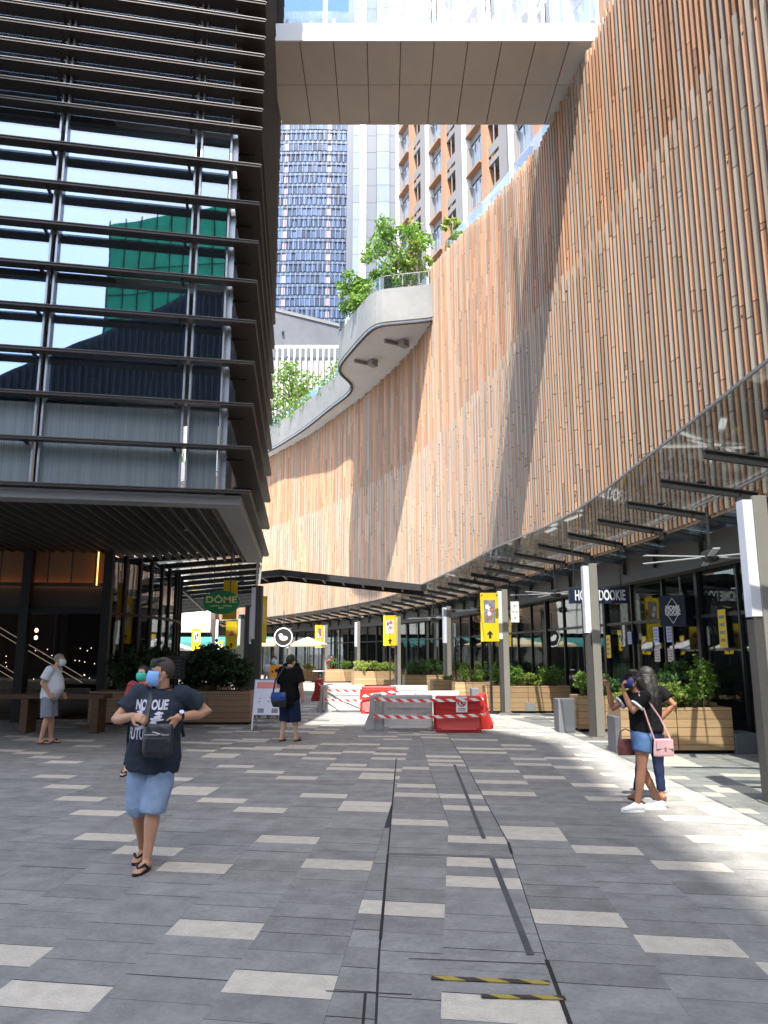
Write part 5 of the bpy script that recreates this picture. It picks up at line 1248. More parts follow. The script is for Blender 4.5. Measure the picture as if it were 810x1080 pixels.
banner(-6.95, 35.0, 2.55, .52, 1.25, R(8), 'yellow banner with red printed picture below the oval green sign', ('yellow', 'photo3', 'photo3'))
banner(-11.0, 45, 2.55, .50, 1.28, R(10), 'yellow banner with small dark figures, left of the oval green sign', ('photo2', 'black', 'photo4'))
banner(-10.7, 50, 2.0, .45, 1.1, R(10), 'smallest yellow banner low beside a dark post', ('paper', 'photo4', 'yellow'))
banner(-13.9, 46, 2.3, .50, 1.2, R(12), 'yellow banner with red print under the round pale blue sign', ('photo2', 'photo3', 'photo1'))
hp_ = thing('hanging_banner', 'plain yellow panel hung just behind the oval green sign', 'banner', (-4.75, 23.5, 3.35), R(5))
p = MB(); p.box((0, 0, 0), (.42, .05, 1.2)); p.build('panel', M['yellow'], hp_, world=False)
for s in (-.15, .15): p = MB(); p.tube([(s, 0, .6), (s, 0, 1.0)], .01, 6); p.build('hanger', M['steel'], hp_, world=False)
nt_ = thing('notice_board', 'small white notice with faint icons on the far side of the banner post', 'notice', (3.93, 22.95, 2.95))
p = MB(); p.box((0, 0, 0), (.25, .04, .62)); p.build('panel', M['white'], nt_, world=False)
p = MB()
for dx, dz, s in ((-.05, 0, .03), (.05, 0, .03), (0, .18, .035), (0, -.18, .035)): p.box((dx, -.023, dz), (s, .008, s * 1.3))
p.build('icon', M['photo4'], nt_, world=False)

# ------------------------------------------------------------------ planters and their shrubs
def make_planter(L, D=.78, Hh=.72, dark=False):
    r = thing('planter_box', 'x', 'planter', group='timber planter boxes')
    m = M['planter_dk' if dark else 'planter']; t = .035
    for s, d in (((0, -D / 2 + t / 2), (L, t)), ((0, D / 2 - t / 2), (L, t))):
        p = MB(); p.box((s[0], s[1], .06 + Hh / 2), (d[0], d[1], Hh)); p.build('side_panel', m, r, bevel=.004)
    for s in (-1, 1):
        p = MB(); p.box((s * (L / 2 - t / 2), 0, .06 + Hh / 2), (t, D - 2 * t - .004, Hh)); p.build('end_panel', m, r)
    p = MB(); p.box((0, 0, .66), (L - 2 * t - .01, D - 2 * t - .01, .05)); p.build('soil', M['soil'], r)
    p = MB(); p.box((0, 0, .03), (L - .12, D - .12, .06)); p.build('plinth', M['rubber'], r)
    p = MB(); p.box((0, -D / 2 - .005, .06 + Hh / 2), (.012, .006, Hh)); p.build('joint_strip', M['bench'], r)
    return r
def leaves(mb, c, r, n, size, lr, droop=.3):
    for _ in range(n):
        d = Vector((lr.gauss(0, 1), lr.gauss(0, 1), lr.gauss(0, 1))).normalized() * (lr.random() ** .45)
        p = Vector(c) + Vector((d.x * r[0], d.y * r[1], d.z * r[2]))
        a = Vector((lr.gauss(0, 1), lr.gauss(0, 1), lr.gauss(0, .7) - droop)).normalized()
        b = a.cross(Vector((lr.gauss(0, 1), lr.gauss(0, 1), lr.gauss(0, 1)))).normalized(); n_ = a.cross(b)
        s = size * lr.uniform(.6, 1.3); w_ = s * .30
        mb.add([p, p + a * s * .45 + b * w_ + n_ * s * .06, p + a * s, p + a * s * .45 - b * w_ + n_ * s * .06], [(0, 1, 2), (0, 2, 3)])
def make_shrub(name, seed, w_, h, n, size, mm, tall=0.):
    r = thing(name, 'x', 'shrub', group='shrubs in the planter boxes'); lr = random.Random(seed)
    f = MB(); st = MB()
    for k in range(n):
        a = lr.uniform(0, 6.28); rr = w_ * .5 * lr.random() ** .5; hh = h * lr.uniform(.55, 1.05) * (1 - .25 * (rr / (w_ * .5)) ** 2)
        tip = Vector((rr * math.cos(a), rr * math.sin(a) * .75, hh)); base = Vector((tip.x * .35, tip.y * .35, 0))
        st.tube([base, base.lerp(tip, .5) + Vector((0, 0, .03)), tip], [.010, .007, .004], 5)
        leaves(f, tip, (.10 * w_ * 1.3, .10 * w_ * 1.3, .12 * h), 38, size, lr)
        leaves(f, base.lerp(tip, .6), (.10 * w_, .10 * w_, .14 * h), 12, size, lr)
    f.build('foliage', mm, r); st.build('stem', M['bark'], r)
    return r
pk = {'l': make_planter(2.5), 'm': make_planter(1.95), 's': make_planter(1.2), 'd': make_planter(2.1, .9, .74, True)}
used = set()
def put_planter(k, x, y, rz, lab):
    o = pk[k] if k not in used else copy_tree(pk[k]); used.add(k); o.location = (x, y, 0); o.rotation_euler.z = rz; o['label'] = lab; return o
put_planter('m', 5.12, 14.1, 0, 'pale timber planter right beside the two women, thick mixed shrubs in it')
put_planter('s', 4.95, 17.9, 0, 'short pale planter behind the women, half hidden by a light post')
put_planter('l', 4.25, 23.35, 0, 'long pale timber planter right of the largest yellow banner')
put_planter('s', 2.95, 26.4, R(4), 'small pale planter left of the banner post')
put_planter('m', 1.85, 35.2, R(8), 'timber planter in shade by the shop windows, behind the barriers')
put_planter('s', 2.35, 28.6, R(6), 'small planter box just behind the front white barrier')
put_planter('l', -.5, 43.0, R(14), 'pale planter under the pale pink banner, with lime bushes')
put_planter('m', -2.75, 48, R(16), 'far planter left of the lime bushes planter')
put_planter('m', -5.2, 49, R(18), 'far planter below the cream parasols')
put_planter('m', 4.2, 27.6, R(4), 'dim planter close to the shop glass, behind the long pale planter')
put_planter('s', 6.05, 15.7, R(90), 'planter in deep shade against the shop glass at the far right')
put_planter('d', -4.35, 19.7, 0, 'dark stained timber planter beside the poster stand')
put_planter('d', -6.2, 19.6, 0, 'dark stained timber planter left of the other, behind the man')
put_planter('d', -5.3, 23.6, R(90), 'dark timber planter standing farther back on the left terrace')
sh = {'a': make_shrub('bushy_shrub', 1, .85, .60, 20, .075, M['leaf_a']), 'y': make_shrub('lime_shrub', 2, .80, .48, 20, .068, M['leaf_y']), 'b': make_shrub('dark_shrub', 3, .8, .62, 20, .072, M['leaf_b']),
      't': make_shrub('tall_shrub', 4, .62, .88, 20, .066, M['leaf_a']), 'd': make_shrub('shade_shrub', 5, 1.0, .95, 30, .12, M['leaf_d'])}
su_ = set(); shr = random.Random(31)
def put_shrub(k, x, y, lab, sc_=1., z=.68):
    o = sh[k] if k not in su_ else copy_tree(sh[k]); su_.add(k); o.location = (x, y, z); o.rotation_euler.z = shr.uniform(0, 6.28); o.scale = (sc_, sc_, sc_ * shr.uniform(.88, 1.12)); o['label'] = lab
for k, x, y, lab, s in (('y', 4.45, 14.0, 'lime shrub right behind the pointing woman', .95), ('y', 5.0, 13.95, 'yellow green shrub in the middle of the planter by the two women', 1.05), ('a', 5.45, 14.0, 'bright shrub between the yellow green one and the tall round one', .85), ('t', 5.8, 14.15, 'tall round bright shrub at the right end of the planter by the women', 1.0),
                        ('a', 4.75, 17.85, 'bright shrub seen above the pointing woman in the short planter', 1.0), ('b', 5.2, 17.9, 'darker shrub at the right end of the short planter', .9),
                        ('t', 3.35, 23.3, 'upright shrub close by the banner post', .85), ('a', 3.85, 23.3, 'second bright shrub from the left in the long pale planter', 1.0), ('y', 4.4, 23.35, 'lime tinted shrub midway along the long pale planter', 1.1), ('a', 5.0, 23.35, 'bright shrub at the right end of the long pale planter', 1.1),
                        ('t', 2.7, 26.3, 'upright shrub in the small pale planter left of the banner post', .8), ('a', 3.2, 26.4, 'round bright shrub in the small pale planter left of the banner post', .8),
                        ('b', 1.3, 35.1, 'dark shrub at the left end of the shaded planter behind the barriers', 1.15), ('b', 1.9, 35.2, 'dark shrub in the middle of the shaded planter behind the barriers', 1.2), ('b', 2.45, 35.3, 'dark shrub at the right end of the shaded planter behind the barriers', 1.1),
                        ('y', 2.35, 28.5, 'single small plant in the box behind the front white barrier', .6),
                        ('y', -1.25, 42.8, 'lime bush at the left end of the planter under the pale pink banner', 1.25), ('y', -.5, 43.0, 'lime bush midway in the planter under the pale pink banner', 1.3), ('y', .3, 43.2, 'lime bush at the right end of the planter under the pale pink banner', 1.2),
                        ('b', -3.15, 47.9, 'dark bush on the left of the far planter, near the farther light post', 1.1), ('a', -2.4, 48.1, 'brighter bush on the right of the far planter, near the farther light post', 1.1),
                        ('a', -5.65, 48.85, 'bush at the left end of the planter below the cream parasols', 1.0), ('y', -4.8, 49.15, 'lime bush at the right end of the planter below the cream parasols', 1.0),
                        ('b', 3.8, 27.55, 'dim shrub left in the planter close to the shop glass', 1.0), ('a', 4.6, 27.65, 'dim shrub right in the planter close to the shop glass', 1.0), ('b', 6.05, 15.4, 'shaded bush at the far right by the shop glass, nearer one', 1.2), ('b', 6.05, 16.0, 'shaded bush at the far right by the shop glass, farther one', 1.2),
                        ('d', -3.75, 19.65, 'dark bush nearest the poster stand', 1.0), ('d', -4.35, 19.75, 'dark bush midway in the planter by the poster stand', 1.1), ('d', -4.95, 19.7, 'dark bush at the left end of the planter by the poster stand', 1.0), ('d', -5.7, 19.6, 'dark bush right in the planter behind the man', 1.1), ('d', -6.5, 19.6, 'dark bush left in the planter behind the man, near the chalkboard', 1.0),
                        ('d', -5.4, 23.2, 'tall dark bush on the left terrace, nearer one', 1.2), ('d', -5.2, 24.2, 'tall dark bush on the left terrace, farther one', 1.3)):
    put_shrub(k, x, y, lab, s)
# concrete seat blocks and steps by the planters
for x, y, sz, lab in ((4.12, 14.0, (.14, .5, .62), 'slim grey concrete block at the left end of the planter by the women'), (6.32, 14.0, (.42, .6, .34), 'low grey concrete block at the right end of the planter by the women'), (4.05, 17.6, (.36, .5, .72), 'grey cabinet block beside the light post, left of the women'), (2.72, 23.3, (.25, .5, .7), 'grey block at the left end of the long pale planter')):
    p = MB(); p.box((x, y, sz[2] / 2), sz); o = p.build('concrete_block', M['concrete2'], None, bevel=.012); tag(o, lab, 'block', 'grey concrete blocks')
p = MB(); p.box((4.3, 22.93, .18), (.28, .05, .24)); tag(p.build('cable_box', M['greyalu'], None, bevel=.006), 'small grey box fixed low on the front of the long pale planter', 'cable box')

# ------------------------------------------------------------------ plastic barriers, tape
def make_barrier(m, name, L=1.0, Hh=.78):
    r = thing(name, 'x', 'barrier', group='plastic road barriers')
    pf = [(-.24, 0), (.24, 0), (.24, .10), (.13, .36), (.10, Hh - .03), (.075, Hh), (-.075, Hh), (-.10, Hh - .03), (-.13, .36), (-.24, .10)]
    n = len(pf); p = MB(); xs = (-L / 2, -L / 2 + .03, L / 2 - .03, L / 2); V = []
    for i, x in enumerate(xs):
        s = .9 if i in (0, 3) else 1
        V += [(x, a * s, b if b == 0 else b * (.985 if i in (0, 3) else 1)) for a, b in pf]
    F = [tuple(range(n)), tuple(range(3 * n, 4 * n))] + [(i * n + j, i * n + (j + 1) % n, (i + 1) * n + (j + 1) % n, (i + 1) * n + j) for i in range(3) for j in range(n)]
    p.add(V, F); b = p.build('body', m, r, bevel=.012)
    p = MB(); p.add([(-L / 2 + .10, -.238, .11), (L / 2 - .10, -.238, .11), (L / 2 - .18, -.136, .35), (-L / 2 + .18, -.136, .35), (-L / 2 + .12, -.265, .06), (L / 2 - .12, -.265, .06)], [(0, 1, 2, 3), (4, 5, 1, 0)]); p.build('foot_panel', m, r)
    for z in (.50, .66):
        p = MB(); p.box((0, -.118 + (z - .5) * .1, z), (L - .12, .025, .06)); p.build('rib', m, r, bevel=.008)
    p = MB(); p.tube([(L / 2 - .2, -.13, .42), (L / 2 - .2, -.16, .42)], .05, 12); p.build('plug', m, r)
    p = MB(); p.tube([(-L / 2 - .02, 0, .05), (-L / 2 - .02, 0, Hh - .1)], .035, 8); p.build('coupling', m, r)
    return r
brd = make_barrier(M['red'], 'plastic_barrier'); bwh = make_barrier(M['whiteplastic'], 'plastic_barrier', 1.12)
ub = set()
def put_barrier(k, x, y, rz, lab):
    s = brd if k == 'r' else bwh; o = s if k not in ub else copy_tree(s); ub.add(k); o.location = (x, y, 0); o.rotation_euler.z = rz; o['label'] = lab; return o
put_barrier('r', 1.66, 17.55, R(-2), 'red plastic barrier in front, carrying the prohibition notice')
put_barrier('r', 2.32, 18.6, R(80), 'red plastic barrier standing end on, right of the one with the notice')
put_barrier('w', .55, 17.95, R(2), 'white plastic barrier in the front row, left of the red one with the notice')
put_barrier('w', -.18, 18.4, R(86), 'white plastic barrier seen end on at the left end of the front row')
put_barrier('w', 1.35, 19.9, R(4), 'white plastic barrier behind the red one with the notice')
put_barrier('r', -.15, 22.9, R(-3), 'red plastic barrier in the rear row between the white ones')
put_barrier('w', -1.15, 23.6, R(4), 'white plastic barrier in the rear row, left of the red one')
put_barrier('w', -1.75, 24.0, R(84), 'white plastic barrier seen end on at the left of the rear row')
put_barrier('w', .75, 23.4, R(0), 'white plastic barrier at the right of the rear row')
put_barrier('r', -2.45, 29.4, R(88), 'red plastic barrier standing alone farthest back, seen end on')
ns = thing('prohibition_notice', 'white notice with a crossed out red ring, taped to the front red barrier', 'notice', (1.73, 17.40, .60), R(-2))
p = MB(); p.box((0, 0, 0), (.25, .006, .34)); p.build('sheet', M['lettering'], ns, world=False)
p = MB(); p.tube([(.078 * math.cos(a), -.006, .04 + .078 * math.sin(a)) for a in [2 * math.pi * i / 24 for i in range(25)]], .011, 6); p.tube([(-.055, -.006, .095), (.055, -.006, -.015)], .010, 6); p.build('ring', M['red'], ns, world=False)
p = MB(); p.box((0, -.0045, .04), (.035, .004, .09)); p.box((0, -.0045, -.09), (.18, .004, .022)); p.box((0, -.0045, -.125), (.15, .004, .014)); p.build('print', M['photo4'], ns, world=False)
def tape(pts, label):
    p = MB(); b = 0; V = []; F = []; U = []; s = 0
    for i, q in enumerate(pts):
        q = Vector(q); 
        if i: s += (q - Vector(pts[i - 1])).length
        for dz, dy in ((-.035, 0), (.035, .004)): V.append((q.x, q.y + dy, q.z + dz)); U.append((s, dz))
    for i in range(len(pts) - 1): F.append((2 * i, 2 * i + 2, 2 * i + 3, 2 * i + 1))
    me = bpy.data.meshes.new('barrier_tape'); me.from_pydata(V, [], F); uv = me.uv_layers.new(name='uv')
    for l in me.loops: uv.data[l.index].uv = U[l.vertex_index]
    me.materials.append(M['tape']); o = bpy.data.objects.new('barrier_tape', me); col.objects.link(o)
    md = o.modifiers.new('t', 'SOLIDIFY'); md.thickness = .003
    tag(o, label, 'tape', 'red and white hazard tapes')
def sag(a, b, n, d): a, b = Vector(a), Vector(b); return [a.lerp(b, i / n) - Vector((0, 0, d * 4 * (i / n) * (1 - i / n))) for i in range(n + 1)]
tape(sag((-.22, 17.72, .70), (1.15, 17.38, .69), 6, .02) + sag((1.17, 17.37, .69), (2.18, 17.35, .72), 5, .01)[0:] + sag((2.2, 17.9, .70), (2.3, 18.0, .70), 2, 0), 'upper hazard tape strung along the front row of barriers')
tape(sag((-.24, 17.72, .33), (1.15, 17.30, .34), 6, .02) + sag((1.17, 17.29, .34), (2.2, 17.28, .38), 5, .0) + [(2.35, 18.0, .36)], 'lower hazard tape strung along the front row of barriers')
tape(sag((-2.45, 28.8, .66), (-1.75, 23.9, .64), 5, .03) + sag((-1.7, 23.4, .64), (.45, 22.72, .66), 6, .02), 'upper hazard tape running back to the lone red barrier')
tape(sag((-1.78, 23.4, .36), (-.68, 22.72, .38), 4, .02) + sag((-.6, 22.7, .5), (.4, 22.7, .64), 3, 0), 'lower hazard tape across the rear row of barriers')
tape(sag((-2.4, 28.9, .45), (.3, 27.5, .5), 5, .04), 'slack hazard tape beyond the rear row of barriers')

# ------------------------------------------------------------------ signs, poster stand, fans
sg = thing('hanging_sign', 'oval green café sign with gold lettering hung under the left canopy', 'sign', (-3.92, 18.4, 2.93))
p = MB(); ov = [(.445 * math.cos(a), .285 * math.sin(a)) for a in [2 * math.pi * i / 48 for i in range(48)]]
V = [(a, -.04, b) for a, b in ov] + [(a, .04, b) for a, b in ov]; n = 48; p.add(V, [tuple(range(n)), tuple(range(n, 2 * n))] + [(i, (i + 1) % n, n + (i + 1) % n, n + i) for i in range(n)]); p.build('panel', M['green'], sg, world=False)
text('lettering', 'DÔME', .215, M['gold'], sg, (0, -.043, .055), (math.pi / 2, 0, 0), .003, 1.25, .004)
p = MB()
for s in (-1, 1):
    for i in range(5): p.ell((s * (.06 + .045 * i), -.042, -.085 + .008 * math.sin(i * 1.3)), (.026, .006, .013), n=8, k=5)
p.ell((0, -.042, -.135), (.07, .006, .018), n=10, k=5); p.build('ornament', M['gold'], sg, world=False)
p = MB()
for s in (-.2, .2): p = MB(); p.tube([(s, 0, .25), (s, 0, 1.45)], .012, 6); p.build('hanger', M['steel'], sg, world=False)
sn_ = thing('shop_sign', 'navy sign box with white block lettering, behind the second light post', 'sign', (5.06, 18.0, 3.06), R(-3))
p = MB(); p.box((0, 0, 0), (1.36, .12, .36)); p.build('panel', M['navy'], sn_, world=False, bevel=.004)
text('lettering', 'HOMIE DOOKIE', .33, M['lettering'], sn_, (.035, -.063, -.005), (math.pi / 2, 0, 0), .003, .50, .008)
p = MB()
for s in (-.55, .55): p = MB(); p.tube([(s, 0, .18), (s, 0, 1.3)], .014, 6); p.build('hanger', M['steel'], sn_, world=False)
d2_ = thing('cube_sign', 'dark navy two sided sign with white diamond emblem, over the shop door', 'sign', (6.45, 16.45, 2.62))
p = MB(); p.prism([(-.47, .12), (-.02, -.16), (.50, .10), (.02, .34)], -.33, .33); p.build('panel', M['navy2'], d2_, world=False, bevel=.005)
em = thing('emblem', None, None); em.parent = d2_; em.location = (-.245, -.036, 0); em.rotation_euler = (0, 0, math.atan2(-.28, .45))
def line(mb, a, b, wd=.012): mb.bar((a[0], -.014, a[1]), (b[0], -.014, b[1]), .008, wd)
p = MB(); 
for a, b in (((0, .27), (-.13, .06)), ((0, .27), (.13, .06)), ((0, -.27), (-.13, -.06)), ((0, -.27), (.13, -.06)), ((-.15, .05), (-.15, -.05)), ((.15, .05), (.15, -.05)), ((-.13, -.10), (.13, -.10))): line(p, a, b)
p.build('diamond', M['lettering'], em, world=False)
text('lettering', 'HOME', .125, M['lettering'], em, (0, -.016, .055), (math.pi / 2, 0, 0), .003, .8, .008); text('lettering', 'DOOK', .125, M['lettering'], em, (0, -.016, -.045), (math.pi / 2, 0, 0), .003, .8, .008)
p = MB(); p.tube([(.0, .1, .33), (.0, .1, .75)], .02, 8); p.tube([(-.25, .05, -2.7), (-.25, .05, -.33)], .022, 8); p.build('pole', M['greyalu'], d2_, world=False)
cr = thing('round_sign', 'round black sign with white rim and white animal emblem near the cream parasols', 'sign', (-6.15, 47, 2.72))
p = MB(); p.tube([(0, -.03, 0), (0, .03, 0)], .62, 28); p.build('panel', M['black'], cr, world=False)
p = MB(); p.tube([(.54 * math.cos(a), -.035, .54 * math.sin(a)) for a in [2 * math.pi * i / 32 for i in range(33)]], .035, 6); p.build('rim', M['lettering'], cr, world=False)
p = MB(); p.ell((.02, -.035, -.06), (.25, .012, .14), n=14, k=6); p.ell((-.16, -.036, .1), (.13, .012, .12), n=12, k=6); p.build('emblem', M['lettering'], cr, world=False)
p = MB(); p.tube([(0, 0, .6), (0, 0, 1.6)], .025, 6); p.build('hanger', M['steel'], cr, world=False)
pb_ = thing('round_sign', 'round pale blue sign hung at the far end of the left canopy', 'sign', (-8.7, 32, 2.75))
p = MB(); p.tube([(0, -.03, 0), (0, .03, 0)], .25, 24); p.build('panel', M['paleblue'], pb_, world=False)
p = MB(); p.ell((0, -.034, .0), (.13, .006, .05), n=12, k=6); p.build('emblem', M['lettering'], pb_, world=False); p = MB(); p.tube([(0, 0, .25), (0, 0, 1.3)], .014, 6); p.build('hanger', M['steel'], pb_, world=False)
af = thing('poster_stand', 'white A frame poster stand with pink header beside the dark planter', 'poster stand', (-2.62, 17.9, 0), R(-3))
T_ = Matrix.Rotation(R(-14), 3, 'X')
def apt(x, z, d=0): return Vector((x, 0, 0)) + T_ @ Vector((0, d, z)) + Vector((0, -.26, 0))
p = MB()
for s in (-.34, .34): p.bar(apt(s, .02), apt(s, 1.16), .03, .03)
for z in (.14, 1.15): p.bar(apt(-.34, z), apt(.34, z), .03, .03)
p.build('front_frame', M['alu'], af, world=False)
p = MB()
for s in (-.34, .34): p.bar((s, .28, .02), apt(s, 1.14), .03, .03)
p.bar((-.34, .28, .14), (.34, .28, .14), .03, .03); p.build('rear_frame', M['alu'], af, world=False)
p = MB(); p.add([apt(-.325, .36, -.02), apt(.325, .36, -.02), apt(.325, 1.14, -.02), apt(-.325, 1.14, -.02), apt(-.325, .36, -.008), apt(.325, .36, -.008), apt(.325, 1.14, -.008), apt(-.325, 1.14, -.008)], [(0, 1, 2, 3), (7, 6, 5, 4), (0, 4, 5, 1), (1, 5, 6, 2), (2, 6, 7, 3), (3, 7, 4, 0)]); ps = p.build('poster', M['paper'], af, world=False)
def apq(mb, x0, x1, z0, z1, m=0): mb.poly([apt(x0, z0, -.0225), apt(x1, z0, -.0225), apt(x1, z1, -.0225), apt(x0, z1, -.0225)], m)
p = MB(); apq(p, -.30, .27, .95, 1.10); p.build('header_print', M['pink'], ps, world=False)
p = MB(); pq = random.Random(5); apq(p, .16, .24, .97, 1.05)
for _ in range(9): x, z = pq.uniform(-.25, .22), pq.uniform(.58, .86); apq(p, x, x + .05, z, z + .02)
apq(p, -.24, -.10, .40, .50); apq(p, .08, .22, .40, .50); p.build('print', M['photo4'], ps, world=False)
p = MB()
for x in (.03, .08): pass
apq(p, -.27, .1, 1.04, 1.06); apq(p, -.27, .05, 1.0, 1.02); 
oc = thing('card_stand', 'small orange card with black dots on a thin stand behind the poster stand', 'card', (-2.72, 19.4, 0))
p = MB(); p.box((0, 0, 1.28), (.27, .02, .30)); p.build('card', M['orange'], oc, world=False)
p = MB(); p.ell((.03, -.012, 1.30), (.045, .006, .05), n=10, k=6); p.ell((-.07, -.012, 1.27), (.022, .006, .03), n=10, k=6); p.build('print', M['black'], oc, world=False)
p = MB(); p.tube([(0, .02, 0), (0, .02, 1.2)], .014, 6); p.box((0, .02, .01), (.26, .26, .02)); p.build('stand', M['alu'], oc, world=False)
cb = thing('chalkboard', 'black menu board on a post above the dark planters', 'menu board', (-5.12, 19.05, 0))
p = MB(); p.box((0, 0, 1.38), (.46, .03, .56)); p.build('frame', M['steel'], cb, world=False); p = MB(); p.box((0, -.018, 1.38), (.40, .008, .50)); bd = p.build('board', M['black'], cb, world=False)
p = MB()
for i in range(5): p.box((0, -.024, 1.54 - .08 * i), (.26 - .03 * (i % 2), .004, .018))
p.build('writing', M['bulkhead'], bd, world=False); p = MB(); p.tube([(0, .03, 0), (0, .03, 1.2)], .02, 6); p.box((0, .03, .012), (.3, .3, .024)); p.build('post', M['steel'], cb, world=False)
# ceiling fans
fanm = thing('ceiling_fan', 'large ceiling fan with pale blades, nearest, behind the first light post', 'ceiling fan', group='ceiling fans under the glass canopy')
p = MB(); p.tube([(0, 0, .0), (0, 0, .80)], .03, 8); p.build('rod', M['steel'], fanm, world=False)
p = MB(); p.tube([(0, 0, -.13), (0, 0, -.09), (0, 0, .04), (0, 0, .07)], [.08, .14, .14, .06], 16); p.build('motor', M['steel'], fanm, world=False)
for i in range(6):
    a = 2 * math.pi * i / 6 + .2; d = Vector((math.cos(a), math.sin(a), 0)); p = MB(); p.bar(d * .12 + Vector((0, 0, -.04)), d * 1.2 + Vector((0, 0, -.05)), .10, .014); p.build('blade', M['offwhite'], fanm, world=False)
for i, (x, y, lab) in enumerate(((5.45, 12.6, None), (4.6, 20.4, 'ceiling fan beside the navy lettered sign'), (3.5, 27.8, 'small ceiling fan above the largest yellow banner'), (2.2, 34.2, 'far ceiling fan between two yellow banners'))):
    o = fanm if i == 0 else copy_tree(fanm); o.location = (x, y, 3.34); o.rotation_euler.z = .5 * i
    if lab: o['label'] = lab
# posters taped inside the shop glass
pp = [(6.72, 18.0, 2.15, .34, .36, 'paleblue', 'upper left pale blue notice in the shop window under the emblem sign'), (6.74, 17.4, 2.15, .34, .36, 'paleblue', 'upper right pale blue notice in the shop window under the emblem sign'), (6.72, 18.0, 1.68, .34, .30, 'photo2', 'lower left pale notice in the shop window under the emblem sign'), (6.74, 17.4, 1.68, .34, .30, 'photo2', 'lower right pale notice in the shop window under the emblem sign'), (6.78, 15.2, 2.2, .34, .75, 'yellow', 'narrow yellow poster on the shop glass at the far right'), (6.35, 20.6, 1.9, .6, .6, 'yellow', 'yellow poster in the shop window behind the second light post'), (6.55, 19.3, 2.1, .3, .3, 'paleblue', 'round cornered pale notice on the glass left of the emblem sign')]
for x, y, z, a, b, mm, lab in pp:
    p = MB(); p.box((wall_x(y) + 1.15 - .06, y, z), (.012, a, b)); o = p.build('window_poster', M[mm], None); tag(o, lab, 'poster', 'posters on the shop glass')
    p = MB(); 
    for k in range(4): p.box((wall_x(y) + 1.15 - .07, y, z + b * (.3 - .2 * k)), (.006, a * (.7 - .12 * (k % 2)), b * .08))
    q = p.build('print', M['photo4'], o); 

# ------------------------------------------------------------------ dark link canopy across the street, left glass canopy, far side of the street
lk = thing('link_canopy', 'dark steel link canopy spanning the street below the slatted wall', 'canopy', (-3, 33, 4.7))
pts = [(-6.6, 31.2, 4.75), (-4.35, 31.6, 5.05), (1.75, 31.2, 4.36)]
p = MB()
for a, b in zip(pts, pts[1:]): p.bar(a, b, .16, .26); p.bar((a[0], a[1] + 2.4, a[2]), (b[0], b[1] + 2.4, b[2]), .16, .26)
p.build('edge_beam', M['steel'], lk)
p = MB()
for a, b in zip(pts, pts[1:]): p.add([(a[0], a[1], a[2] + .10), (b[0], b[1], b[2] + .10), (b[0], b[1] + 2.4, b[2] + .10), (a[0], a[1] + 2.4, a[2] + .10), (a[0], a[1], a[2] + .14), (b[0], b[1], b[2] + .14), (b[0], b[1] + 2.4, b[2] + .14), (a[0], a[1] + 2.4, a[2] + .14)], [(3, 2, 1, 0), (4, 5, 6, 7)])
p.build('deck_panel', M['bronze'], lk)
for k in range(9):
    x = -6.0 + .85 * k; z = 4.75 + (x + 6.6) / 2.25 * .3 if x < -4.35 else 5.05 - (x + 4.35) / 5.55 * .63
    p = MB(); p.bar((x, 31.4, z), (x, 33.6, z), .08, .16); p.build('cross_beam', M['steel'], lk)
gl2 = thing('glass_canopy', 'sloping glass canopy on dark beams beyond the office block, above the terrace', 'canopy', (-7, 27, 4.2))
p = MB(); p.add([(-3.7, 23.2, 4.95), (-10.5, 22.8, 4.35), (-12.5, 41, 3.9), (-6.6, 40, 4.35), (-3.7, 23.2, 4.98), (-10.5, 22.8, 4.38), (-12.5, 41, 3.93), (-6.6, 40, 4.38)], [(0, 1, 2, 3), (7, 6, 5, 4), (0, 4, 5, 1), (1, 5, 6, 2), (2, 6, 7, 3), (3, 7, 4, 0)]); p.build('pane', M['canopyg'], gl2)
for k in range(12):
    t = k / 11; a = Vector((-3.8, 23.3, 4.85)).lerp(Vector((-6.7, 39.9, 4.25)), t); b = Vector((-10.4, 22.9, 4.25)).lerp(Vector((-12.4, 40.9, 3.8)), t)
    p = MB(); p.bar(a, b, .09, .16); p.build('beam', M['steel'], gl2)
p = MB()
for t in (.02, .5, .98): p.bar(Vector((-3.75, 23.2, 4.8)).lerp(Vector((-10.4, 22.8, 4.2)), t), Vector((-6.6, 40, 4.2)).lerp(Vector((-12.4, 41, 3.75)), t), .08, .12)
p.build('purlin', M['steel'], gl2)
for x, y in ((-10.2, 24), (-11.2, 32), (-12.2, 40)):
    p = MB(); p.tube([(x, y, 0), (x, y, 4.2)], .09, 10); p.build('column', M['steel'], gl2)
pvl = thing('white_pavilion', 'bright white glazed pavilion beyond the left terrace', 'pavilion', (-20, 62, 0))
p = MB(); p.prism([(-32, 60), (-13.6, 60), (-15, 68), (-32, 72)], 3.4, 7.4); p.build('roof', M['white'], pvl)
for k in range(14):
    p = MB(); p.box((-31.5 + 1.28 * k, 60.2, 1.7), (.14, .2, 3.4)); p.build('mullion', M['steel'], pvl)
    p = MB(); p.box((-30.86 + 1.28 * k, 60.3, 1.7), (1.12, .02, 3.3)); p.build('window', M['shop'], pvl)
    p = MB(); p.box((-31.5 + 1.28 * k, 59.93, 5.4), (.05, .06, 3.95)); p.build('panel_joint', M['alu'], pvl)
p = MB(); p.span((-32, 62, 0), (-14, 62.3, 3.4)); p.build('inner_wall', M['bulkhead'], pvl)
blk = thing('arcade_building', 'long dark fronted arcade along the left side of the street behind the restaurant', 'building', (-22, 40, 0))
p = MB(); p.prism([(-18.5, 30), (-18.5, 58), (-28, 58), (-28, 30)], 0, 7); p.build('wall', M['concrete2'], blk)
for k in range(14):
    p = MB(); p.box((-18.42, 30.9 + 2 * k, 1.9), (.06, 1.8, 3.5)); p.build('window', M['shop'], blk)
